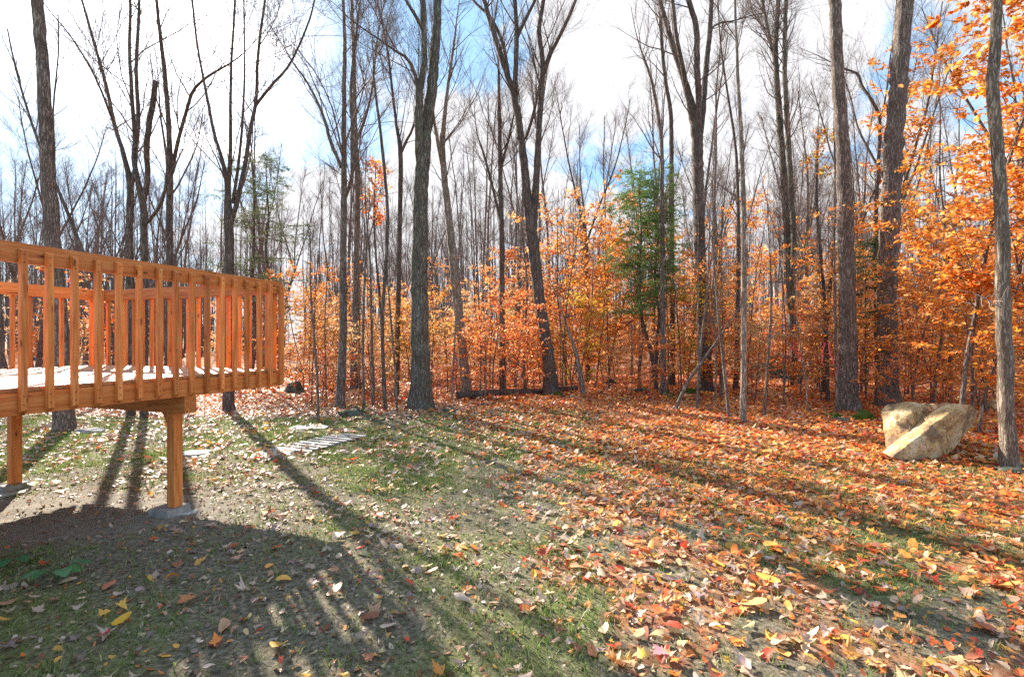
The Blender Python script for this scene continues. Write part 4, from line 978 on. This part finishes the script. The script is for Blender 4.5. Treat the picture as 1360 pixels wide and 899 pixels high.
def lump(name, label, px, py, wpx, hpx, mat, seed, cat='rock', depth=0.7, amp=0.12):
    X, Y, Z = gpx(px, py); rg = random.Random(seed); w = wpx * Y / FPX / 2; h = hpx * Y / FPX
    pts = []
    for i in range(16):
        a = rg.uniform(0, 6.28); b = rg.uniform(0, 1)
        rr = math.sqrt(max(0, 1 - b * b * 0.8)) * rg.uniform(0.8, 1)
        pts.append(Vector((math.cos(a) * w * rr, math.sin(a) * w * depth * rr, b * h)))
    pts += [Vector((math.cos(a) * w, math.sin(a) * w * depth, -0.08)) for a in (0, 1, 2, 3, 4, 5)]
    o = link(name, rock_mesh(name, pts, mat, seed, 3, amp * h, 2.2 / max(h, .2)), None, (X, Y, Z)); tag(o, label, cat); return o
lump('mossy_rock', 'dark mossy rock just right of the deck end', 391, 522, 30, 16, M_ROCKMOSS, 11)
lump('mossy_rock', 'small dark rock perched behind the mossy rock by the deck end', 402, 500, 16, 10, M_ROCKMOSS, 12)
lump('mossy_rock', 'low mossy rock with greenery at the foot of the twig-fan trees', 466, 552, 40, 11, M_ROCKMOSS, 13)
lump('mossy_rock', 'bright moss covered rock between stout trunk and boulder', 1146, 558, 34, 14, M_MOSS, 14)
lump('mossy_rock', 'low mossy rock left of the stout trunk foot', 1116, 560, 30, 6, M_ROCKMOSS, 15)
lump('large_rock', 'long dark rock outcrop in the woods behind the pole tree', 1032, 503, 86, 32, M_ROCKMOSS, 16, depth=0.5)
lump('tree_stump', 'low dark stump right of the curved trunk in the leaves', 811, 512, 16, 9, M_ROCKMOSS, 17, 'stump')
lump('flat_rock', 'flat grey rock at the foot of the thick leaning trunk', 118, 574, 40, 7, M_CONC, 18)
lump('mossy_rock', 'small flat rock beside the foot of the thickest trunk', 596, 546, 26, 5, M_ROCKMOSS, 19)
lump('mossy_rock', 'mossy hump left of the hand-like tree foot', 918, 524, 28, 10, M_MOSS, 20)
lump('mossy_rock', 'low mossy hump under the evergreen', 850, 520, 26, 6, M_ROCKMOSS, 21)
lump('pale_rock', 'pale rock behind the nearest rough trunk', 1320, 545, 34, 16, M_ROCK, 22)
lump('mossy_rock', 'mossy root mound at the foot of the rough trunk at right', 1345, 627, 36, 7, M_ROCKMOSS, 23)
lump('mossy_rock', 'small moss mound at the foot of the curved forked trunk', 741, 527, 16, 7, M_MOSS, 24)
# log on the forest floor
def log(name, label, a, b, r, mat, seed):
    A = Vector(gpx(*a)); B = Vector(gpx(*b)); rg = np.random.default_rng(seed)
    root = A.copy(); n = 12; pts = [(A.lerp(B, t) - root) for t in np.linspace(0, 1, n)]
    pts = [Vector((p.x, p.y, gz(root.x + p.x, root.y + p.y) - root.z + r * 0.7)) + Vector(rg.normal(0, 0.02, 3)) for p in pts]
    m = MB(); stem_geo(m, rg, [tuple(p) for p in pts], np.linspace(r, r * 0.6, n), 12, 0.15, 0, 0.1)
    # end caps
    V = m.v[0]; c0 = V[:12].mean(0); c1 = V[-12:].mean(0); base = m.n
    m.add([c0, c1], t=None); nn = len(V)
    m.t.append(np.array([[base, (i + 1) % 12, i] for i in range(12)] + [[base + 1, nn - 12 + i, nn - 12 + (i + 1) % 12] for i in range(12)]))
    tag(link(name, m.mesh(name, mat), None, root), label, 'log')
log('fallen_log', 'dark fallen log lying behind the lawn, crossing the curved trunk foot', (608, 531), (766, 519), 0.13, M_BARK_DARK, 31)
log('fallen_branch', 'thin fallen branch on leaves left of the stout trunks', (1050, 566), (1150, 556), 0.03, M_BARK_DARK, 32)
log('fallen_branch', 'short pale stick behind the boulder on the right', (1262, 592), (1330, 560), 0.018, M_BARK_PALE, 33)
log('fallen_branch', 'thin dark branch on the ground left of the curved trunk', (640, 540), (700, 529), 0.03, M_BARK_DARK, 34)
log('fallen_branch', 'slim grey pole lying left of the thickest trunk', (548, 556), (468, 560), 0.025, M_BARK, 35)

# flat stones and the slatted pallet on the lawn
def slab(label, px, py, w, d, t, rz, seed):
    X, Y, Z = gpx(px, py); rg = random.Random(seed)
    bm = bmesh.new(); n = 9; ring = []
    for i in range(n):
        a = i * 2 * math.pi / n + rg.uniform(-0.15, 0.15); r = rg.uniform(0.88, 1.08)
        ring.append((math.copysign(abs(math.cos(a)) ** 0.7, math.cos(a)) * w / 2 * r, math.copysign(abs(math.sin(a)) ** 0.7, math.sin(a)) * d / 2 * r))
    lo = [bm.verts.new((x * 1.02, y * 1.02, 0)) for x, y in ring]; hi = [bm.verts.new((x, y, t + rg.uniform(-.004, .004))) for x, y in ring]
    bm.faces.new(hi); bm.faces.new(lo[::-1])
    for i in range(n): bm.faces.new((lo[i], lo[(i + 1) % n], hi[(i + 1) % n], hi[i]))
    bmesh.ops.bevel(bm, geom=[e for e in bm.edges], offset=0.006, segments=1, affect='EDGES')
    me = bpy.data.meshes.new('flagstone'); bm.to_mesh(me); bm.free(); me.materials.append(M_SLAB)
    o = link('flagstone', me, None, (X, Y, Z - 0.018)); o.rotation_euler = (rg.uniform(-.02, .02), rg.uniform(-.02, .02), rz); tag(o, label, 'stone slab')
slab('pale flat stone slab behind the pallet, farthest out on the lawn', 410, 568.5, 0.75, 0.5, 0.05, 0.2, 1)
slab('pale flat stone slab just right of the front deck post', 258, 603, 0.42, 0.36, 0.05, 0.3, 2)
slab('broad pale stone slab touching the near left corner of the pallet', 366, 602, 0.56, 0.42, 0.05, -0.25, 3)
slab('flat stone slab by the far left deck post', 8, 655, 0.4, 0.35, 0.04, 0.5, 4)
slab('small flat pale stone right behind the front footing block', 246, 681, 0.2, 0.14, 0.03, 0.5, 6)
X, Y, Z = gpx(430, 589)
pal_ = empty('slatted_pallet', (X, Y, Z - 0.03), R(-22)); tag(pal_, 'pale weathered slatted wooden pallet lying flat on the lawn', 'pallet')
for k in range(9): board('slat', pal_, M_PALLET, 0.66 - 0.05 * (k % 3 == 1), 0.085, 0.02, (rg0.uniform(-.02, .02), -0.62 + k * 0.155, 0.062), 'x', 0.003)
for x in (-0.24, 0.24): board('runner', pal_, M_PALLET, 1.36, 0.05, 0.045, (x, 0, 0.0285), 'y', 0.003)

# ---------------------------------------------------------------- small plants
def broad_plant(label, px, py, n, size, seed, cols):
    X, Y, Z = gpx(px, py); rg = np.random.default_rng(seed); root = empty('broadleaf_plant', (X, Y, Z)); tag(root, label, 'plant')
    st = MB()
    for i in range(n):
        a = i * 6.28 / n + rg.uniform(-.4, .4); el = rg.uniform(0.25, 0.7); ln = rg.uniform(0.06, 0.14)
        tip = np.array([math.cos(a) * ln * math.cos(el), math.sin(a) * ln * math.cos(el), ln * math.sin(el) + 0.03])
        tubes(st, np.array([[[0, 0, -.01], tip * 0.5 + [0, 0, .015], tip]]), np.array([[.003, .0025, .002]]), 5)
        m = MB(); s = size * rg.uniform(0.75, 1.2); c = cols[i % len(cols)]
        # heart-shaped leaf with a raised midrib and a bent tip
        U, Vv = np.meshgrid(np.linspace(0, 1, 9), np.linspace(-1, 1, 7)); wid = 0.62 * np.sin(np.pi * np.clip(U * 0.86 + 0.14, 0, 1)) ** 0.75
        x = U * s; y = Vv * wid * s * 0.75; z = -0.28 * s * U ** 2 + 0.10 * s * np.abs(Vv) * wid + 0.012 * s * np.sin(U * 18)
        ca, sa = math.cos(a), math.sin(a)
        V3 = np.stack([tip[0] + ca * x - sa * y, tip[1] + sa * x + ca * y, tip[2] + z], -1).reshape(-1, 3)
        idx = (np.arange(6)[:, None] * 9 + np.arange(8)[None]); q = np.stack([idx, idx + 1, idx + 10, idx + 9], -1).reshape(-1, 4)
        m.add(V3, q=q, c=np.tile(c, (len(V3), 1))); link('leaf', m.mesh('broad_leaf', M_NEEDLE), root)
    link('stems', st.mesh('plant_stems', M_NEEDLE2), root)
M_NEEDLE2 = plain('green_stem', (0.10, 0.16, 0.05), 0.6)
broad_plant('green broad-leaved weed in the deck shadow', 76, 768, 9, 0.085, 1, [(0.10, 0.24, 0.07), (0.08, 0.20, 0.08), (0.13, 0.27, 0.12)])
broad_plant('green broad-leaved weed cut by the left edge in the deck shadow', 8, 752, 5, 0.10, 2, [(0.08, 0.20, 0.08), (0.12, 0.24, 0.10)])
broad_plant('small yellow-green weed right of the far left deck post', 32, 648, 5, 0.10, 3, [(0.35, 0.42, 0.04), (0.30, 0.38, 0.05)])

def bush(label, px, py, w, h, seed, mat=M_NEEDLE, cols=((0.10, 0.16, 0.04), (0.14, 0.19, 0.05)), name='low_shrub', n=14):
    X, Y, Z = gpx(px, py); rg = np.random.default_rng(seed); root = empty(name, (X, Y, Z)); tag(root, label, 'shrub')
    P = np.zeros((1, 3, 3)); P[0, :, 2] = (0, .02, .04)
    B1, r1 = spawn(rg, P, np.full((1, 3), .006), n, 0, 1, (20, 85), (h * .7, h * 1.2), 6, up=-0.04, jit=0.1)
    B1[:, :, :2] *= w / h / 2
    m = MB(); tubes(m, B1, r1, 3); link('stems', m.mesh('shrub_stems', M_TWIG), root)
    ml = MB(); leaves_on(ml, rg, B1, 14, (.05, .09), pal(rg, cols, [1] * len(cols)), width=0.8); link('foliage', ml.mesh('shrub_leaves', mat, False), root)
bush('low green fern-like clump before the twig-fan trees', 478, 549, 1.3, 0.35, 41)
bush('tiny green clump beside the left stout trunk', 1108, 556, 0.4, 0.15, 42)
bush('small yellow-green clump at the foot of the leaning sapling', 895, 530, 0.8, 0.3, 43)
bush('low orange-leaved shrub right of the mossy rock by the deck', 440, 520, 1.8, 0.9, 44, M_LEAF, ORANGE[:3], n=26)
bush('low orange-leaved shrub between thickest and curved trunks', 640, 506, 2.2, 1.1, 45, M_LEAF, ORANGE[:3], n=30)
bush('low rusty shrub behind the boulder', 1262, 545, 1.6, 0.9, 46, M_LEAF, RUST[:3], n=26)
def tape(label, px, py, Y, seed):
    v = atp(px, py, Y); m = MB(); rg = np.random.default_rng(seed); k = 8
    for s in (-1, 1):
        t = np.linspace(0, 1, k); x = s * (0.03 + 0.09 * t) + 0.01 * np.sin(t * 9); z = -0.42 * t; y = 0.02 * np.sin(t * 6)
        a = np.stack([x - .014, y, z], -1); b = np.stack([x + .014, y + .006, z], -1); V = np.stack([a, b], 1).reshape(-1, 3)
        c2 = V + np.array([0, 0.0012, 0]); i = np.arange(k - 1) * 2; q = np.stack([i, i + 1, i + 3, i + 2], -1)
        m.add(np.vstack([V, c2]), q=np.vstack([q, q[:, ::-1] + len(V)]))
    o = link('marking_tape', m.mesh('marking_tape', M_TAPE), None, v); tag(o, label, 'ribbon')
M_TAPE = plain('pink_tape', (0.75, 0.10, 0.16), 0.4, 0.4)
tape('pink marking ribbon on a twig left of the stout trunks', 1098, 455, 9.6, 1)
tape('pink marking ribbon in the twigs by the twin-stemmed tree', 1054, 455, 12.0, 2)
# pale dead branch sticking out left of the rough trunk
rg_ = np.random.default_rng(5); X, Y, Z = gpx(1343, 621)
P = np.array([[[0.0, 0, 0], [-0.3, -0.15, 0.03], [-0.55, -0.3, 0.10], [-0.8, -0.42, 0.13]]]) ; v = atp(1333, 408, Y)
m = MB(); tubes(m, P, np.array([[.012, .009, .006, .003]]), 6); B, r = spawn(rg_, P, np.array([[.012, .009, .006, .003]]), 7, .1, .9, (25, 60), (.25, .6), 5, up=0.02, jit=.15, rend=.002); tubes(m, B, r, 4)
tag(link('dead_branch', m.mesh('dead_branch', M_TWIG_PALE), None, v), 'bare whitish dead branch reaching left from the rough trunk', 'branch')

# ---------------------------------------------------------------- fallen leaves
rl = np.random.default_rng(2024)
def maple_template():
    tips = [(-90 + 0, 0.12), (-50, .50), (-28, .30), (-5, .52), (12, .80), (22, .46), (33, .62), (44, .40), (62, .68), (72, .62), (90, 1.0)]
    pts = []
    for a, r in tips: pts.append((a, r))
    full = pts + [(180 - a, r) for a, r in pts[-2:0:-1]]
    v = [(0.0, 0.0)]
    for a, r in full: v.append((r * math.sin(R(90 - a)) * 0.55, r * math.cos(R(90 - a)) * 0.55))
    n = len(full); v = np.array(v); t = np.array([[0, 1 + i, 1 + (i + 1) % n] for i in range(n)])
    return v, t
MV, MT = maple_template()
OV = np.array([(0, 0)] + [(0.5 * math.cos(a) * (0.55 + 0.08 * math.sin(a)), 0.55 * math.sin(a)) for a in np.linspace(-math.pi / 2, 1.5 * math.pi, 11)[:-1]])
OV[:, 0] *= 1.05; OT = np.array([[0, 1 + i, 1 + (i + 1) % 10] for i in range(10)])
def scatter(mb, tv, tt, x, y, size, cols, tilt, lift):
    n = len(x); k = len(tv); th = rl.uniform(0, 6.283, n); sx = rl.uniform(0.75, 1.1, n)
    u = tv[None, :, 0] * sx[:, None]; v = np.repeat(tv[None, :, 1], n, 0)
    r2 = u ** 2 + v ** 2
    cu = rl.normal(0.3, 0.8, n)[:, None]; cv = rl.normal(0.1, 0.6, n)[:, None]
    w = cu * u ** 2 * 1.4 + cv * v ** 2 + rl.normal(0, 0.5, n)[:, None] * u * v + rl.normal(0, 0.035, (n, k))
    w -= w.min(1, keepdims=True) * 0.6
    L3 = np.stack([u, v, w], -1) * size[:, None, None]
    c, s = np.cos(th)[:, None], np.sin(th)[:, None]
    a = np.stack([L3[..., 0] * c - L3[..., 1] * s, L3[..., 0] * s + L3[..., 1] * c, L3[..., 2]], -1)
    tx = rl.normal(0, tilt, n)[:, None]; ty = rl.normal(0, tilt, n)[:, None]
    z = a[..., 2] + tx * a[..., 0] + ty * a[..., 1]
    z = z + np.abs(tx) * size[:, None] * .25
    a[..., 2] = z + (ground(x, y) + lift)[:, None]
    a[..., 0] += x[:, None]; a[..., 1] += y[:, None]
    t = tt[None] + (np.arange(n) * k)[:, None, None]
    mb.add(a.reshape(-1, 3), t=t.reshape(-1, 3), c=np.repeat(cols, k, 0))
PAL_RED = np.array([(0.66, 0.13, 0.035), (0.76, 0.23, 0.045), (0.82, 0.33, 0.08), (0.52, 0.075, 0.035), (0.66, 0.40, 0.20), (0.62, 0.38, 0.25), (0.72, 0.40, 0.07), (0.30, 0.10, 0.06)])
W_RED = np.array([3, 5, 4, 2, 3, 2, 1.0, 1.2]); W_RED = W_RED / W_RED.sum()
PAL_PALE = np.array([(0.50, 0.36, 0.25), (0.58, 0.43, 0.33), (0.46, 0.25, 0.14), (0.66, 0.36, 0.07), (0.42, 0.15, 0.08), (0.34, 0.23, 0.21), (0.60, 0.48, 0.24)])
W_PALE = np.array([3.5, 2.2, 2.2, 1.0, 1.6, 1.4, 1.0]); W_PALE = W_PALE / W_PALE.sum()
def leaf_cols(x, y):
    n = len(x); redness = sstep(-1.5, 3.0, x + (y - 6) * 0.35); redness = np.maximum(redness, sstep(0, 2, y - lawn_edge(x)) * 0.75)
    redness = np.maximum(redness, 0.55 * sstep(-1.2, 0.9, x))
    pick = rl.uniform(size=n) < (0.15 + 0.8 * redness)
    c = np.where(pick[:, None], PAL_RED[rl.choice(len(PAL_RED), n, p=W_RED)], PAL_PALE[rl.choice(len(PAL_PALE), n, p=W_PALE)])
    return np.clip(c * rl.uniform(0.85, 1.35, (n, 1)), 0.01, 0.9)
mb = MB()
def candidates(n, y0, y1, dens, side=1.15):
    # uniform over the wedge in front of the camera
    y = np.sqrt(rl.uniform(y0 ** 2, y1 ** 2, n)); x = rl.uniform(-side, side, n) * (y + 0.8)
    k = rl.uniform(size=n) < dens(x, y); x, y = x[k], y[k]
    return x, y
def not_deck_floor(x, y): return np.ones(len(x), bool)
def area(y0, y1, side=1.15): return side * (y1 ** 2 - y0 ** 2)
DEN = 390
n = int(area(1.6, 6.5) * DEN * 1.0); x, y = candidates(n, 1.6, 6.5, litter_density)
s_ = sand_mask(x, y); k_ = rl.uniform(size=len(x)) > s_ * 0.93; x, y = x[k_], y[k_]
isM = rl.uniform(size=len(x)) < 0.62
lift = rl.uniform(0.004, 0.03, len(x))
sz = 0.04 + 0.08 * rl.uniform(size=len(x)) ** 1.6
scatter(mb, MV, MT, x[isM], y[isM], sz[isM] * 1.12, leaf_cols(x[isM], y[isM]), 0.22, lift[isM])
scatter(mb, OV, OT, x[~isM], y[~isM], sz[~isM] * 0.95, leaf_cols(x[~isM], y[~isM]), 0.2, lift[~isM])
n = int(area(6.5, 13) * DEN * 0.9); x, y = candidates(n, 6.5, 13, litter_density)
scatter(mb, OV, OT, x, y, rl.uniform(0.06, 0.12, len(x)), leaf_cols(x, y), 0.25, rl.uniform(0.004, 0.035, len(x)))
Q4 = np.array([(0, 0), (0.3, 0), (0.22, .35), (0, .55), (-.22, .35), (-.3, 0), (-.2, -.35), (0, -.5), (.2, -.35)]); T4 = np.array([[0, 1 + i, 1 + (i + 1) % 8] for i in range(8)])
n = int(area(13, 30) * 75); x, y = candidates(n, 13, 30, lambda a, b: np.full(len(a), 1.0))
scatter(mb, Q4, T4, x, y, rl.uniform(0.09, 0.17, len(x)), leaf_cols(x, y), 0.3, rl.uniform(0.005, 0.05, len(x)))
n = int(area(1.7, 11) * 520); x, y = candidates(n, 1.7, 11, lambda a, b: 0.25 + 0.5 * fbm(a * 2, b * 2, 55, 3) ** 1.0)
scatter(mb, Q4, T4, x, y, rl.uniform(0.012, 0.042, len(x)), leaf_cols(x - 2, y) * rl.uniform(0.45, 1.0, (len(x), 1)), 0.5, rl.uniform(0.002, 0.008, len(x)))
lo = link('fallen_leaves', mb.mesh('fallen_leaves', M_LITTER, True)); tag(lo, 'red, orange and pale fallen leaves scattered over lawn and forest floor', kind='stuff')
print('litter faces', len(lo.data.polygons))
# a few single leaves that stand out
SING = [(1020, 775, .15, (0.80, 0.48, 0.10), 'M_O', 'large yellow-orange oval leaf lying on bare soil at lower right'), (1001, 808, .16, (0.78, 0.50, 0.18), 'M_O', 'large pale yellow oval leaf just below the yellow-orange oval leaf'),
        (879, 872, .13, (0.66, 0.26, 0.28), 'M_M', 'pink-red maple leaf near the bottom centre'), (251, 800, .16, (0.60, 0.24, 0.09), 'M_M', 'big brown-orange maple leaf in the lower left deck shadow'),
        (315, 745, .12, (0.66, 0.34, 0.22), 'M_M', 'salmon maple leaf standing up in the middle of the deck shadow'), (162, 830, .10, (0.75, 0.42, 0.04), 'M_O', 'bright yellow oval leaf at lower left in the shadow'),
        (138, 849, .09, (0.62, 0.08, 0.05), 'M_O', 'narrow red leaf beside the bright yellow oval leaf'), (445, 790, .12, (0.62, 0.32, 0.16), 'M_O', 'curled tan leaf on the striped railing shadow')]
for px, py, s_, c_, kind_, lb in SING:
    X, Y, Z = gpx(px, py); m = MB(); tv, tt = (MV, MT) if kind_ == 'M_M' else (OV, OT)
    u, v_ = tv[:, 0], tv[:, 1]; w = 0.5 * u ** 2 + 0.25 * v_ ** 2
    m.add(np.stack([u, v_, w], -1) * s_, t=tt, c=np.tile(c_, (len(tv), 1)))
    o = link('fallen_leaf', m.mesh('fallen_leaf', M_LITTER), None, (X, Y, Z + 0.036)); o.rotation_euler = (rg0.uniform(-.25, .25), rg0.uniform(-.25, .25), rg0.uniform(0, 6.28))
    tag(o, lb, 'leaf', 'single leaves lying on the lawn')

for lx_, ly_, c_, lb in ((-0.9, -2.1, (0.60, 0.12, 0.05), 'red-brown leaf lying on the deck floor near its middle'), (-0.35, -1.05, (0.70, 0.34, 0.08), 'orange leaf lying on the deck floor near the front post')):
    v = deck.matrix_basis @ Vector((lx_, ly_, ZF + 0.012)); m = MB(); u, v_ = MV[:, 0], MV[:, 1]
    m.add(np.stack([u, v_, 0.5 * u ** 2 + 0.3 * v_ ** 2], -1) * 0.12, t=MT, c=np.tile(c_, (len(MV), 1)))
    o = link('fallen_leaf', m.mesh('fallen_leaf', M_LITTER), None, v); o.rotation_euler = (0.1, -0.1, lx_ * 9); tag(o, lb, 'leaf')
# ---------------------------------------------------------------- grass
def grass_d(x, y):
    g = sstep(0.38, 0.58, fbm(x * 0.8, y * 0.8, 81, 3)) * sstep(0.35, 0.6, fbm(x * 3.1, y * 3.1, 91, 3))
    lawn = 1 - sstep(-0.8, 0.1, y - lawn_edge(x))
    g = g * (1 - 0.6 * sstep(0.2, 1.6, x)) * (1 - 0.55 * sstep(4.4, 3.4, y) * sstep(0.2, -1.2, x))
    return np.clip(0.16 + 1.1 * g, 0, 1) * lawn * (1 - np.clip(sand_mask(x, y) * 1.3, 0, 1))
x, y = candidates(int(area(1.6, 12) * 3400), 1.6, 12, lambda a, b: grass_d(a, b) * np.clip(1.3 - b / 14, 0.3, 1))
# blades grow in tufts
n = len(x); x = np.repeat(x[: n // 3], 3) + rl.normal(0, .018, n // 3 * 3); y = np.repeat(y[: n // 3], 3) + rl.normal(0, .018, n // 3 * 3); n = len(x)
z = ground(x, y) - 0.004; h = rl.uniform(.018, .062, n) * (0.7 + 0.7 * fbm(x * 4, y * 4, 97, 2)); a = rl.uniform(0, 6.28, n); w = rl.uniform(.0015, .003, n) * (1 + y / 8)
lx = rl.normal(0, .5, n) * h; ly = rl.normal(0, .5, n) * h
b0 = np.stack([x - np.cos(a) * w, y - np.sin(a) * w, z], -1); b1 = np.stack([x + np.cos(a) * w, y + np.sin(a) * w, z], -1)
m1 = np.stack([x + lx * .4 + np.cos(a) * w * .8, y + ly * .4 + np.sin(a) * w * .8, z + h * .6], -1); m0 = np.stack([x + lx * .4 - np.cos(a) * w * .8, y + ly * .4 - np.sin(a) * w * .8, z + h * .6], -1)
tp = np.stack([x + lx, y + ly, z + h], -1)
V = np.stack([b0, b1, m1, m0, tp], 1).reshape(-1, 3); ii = np.arange(n)[:, None] * 5
gc = np.array([(0.13, 0.20, 0.045), (0.19, 0.27, 0.06), (0.26, 0.30, 0.09), (0.38, 0.36, 0.17)])[rl.choice(4, n, p=[.35, .35, .2, .1])] * rl.uniform(.8, 1.25, (n, 1))
mb = MB(); mb.add(V, q=ii + np.array([[0, 1, 2, 3]]), t=ii + np.array([[3, 2, 4]]), c=np.repeat(gc, 5, 0))
tag(link('grass', mb.mesh('grass', M_GRASS, False)), 'thin patchy green grass growing on the lawn', kind='stuff')
print('grass blades', n, 'objects', len(bpy.data.objects))
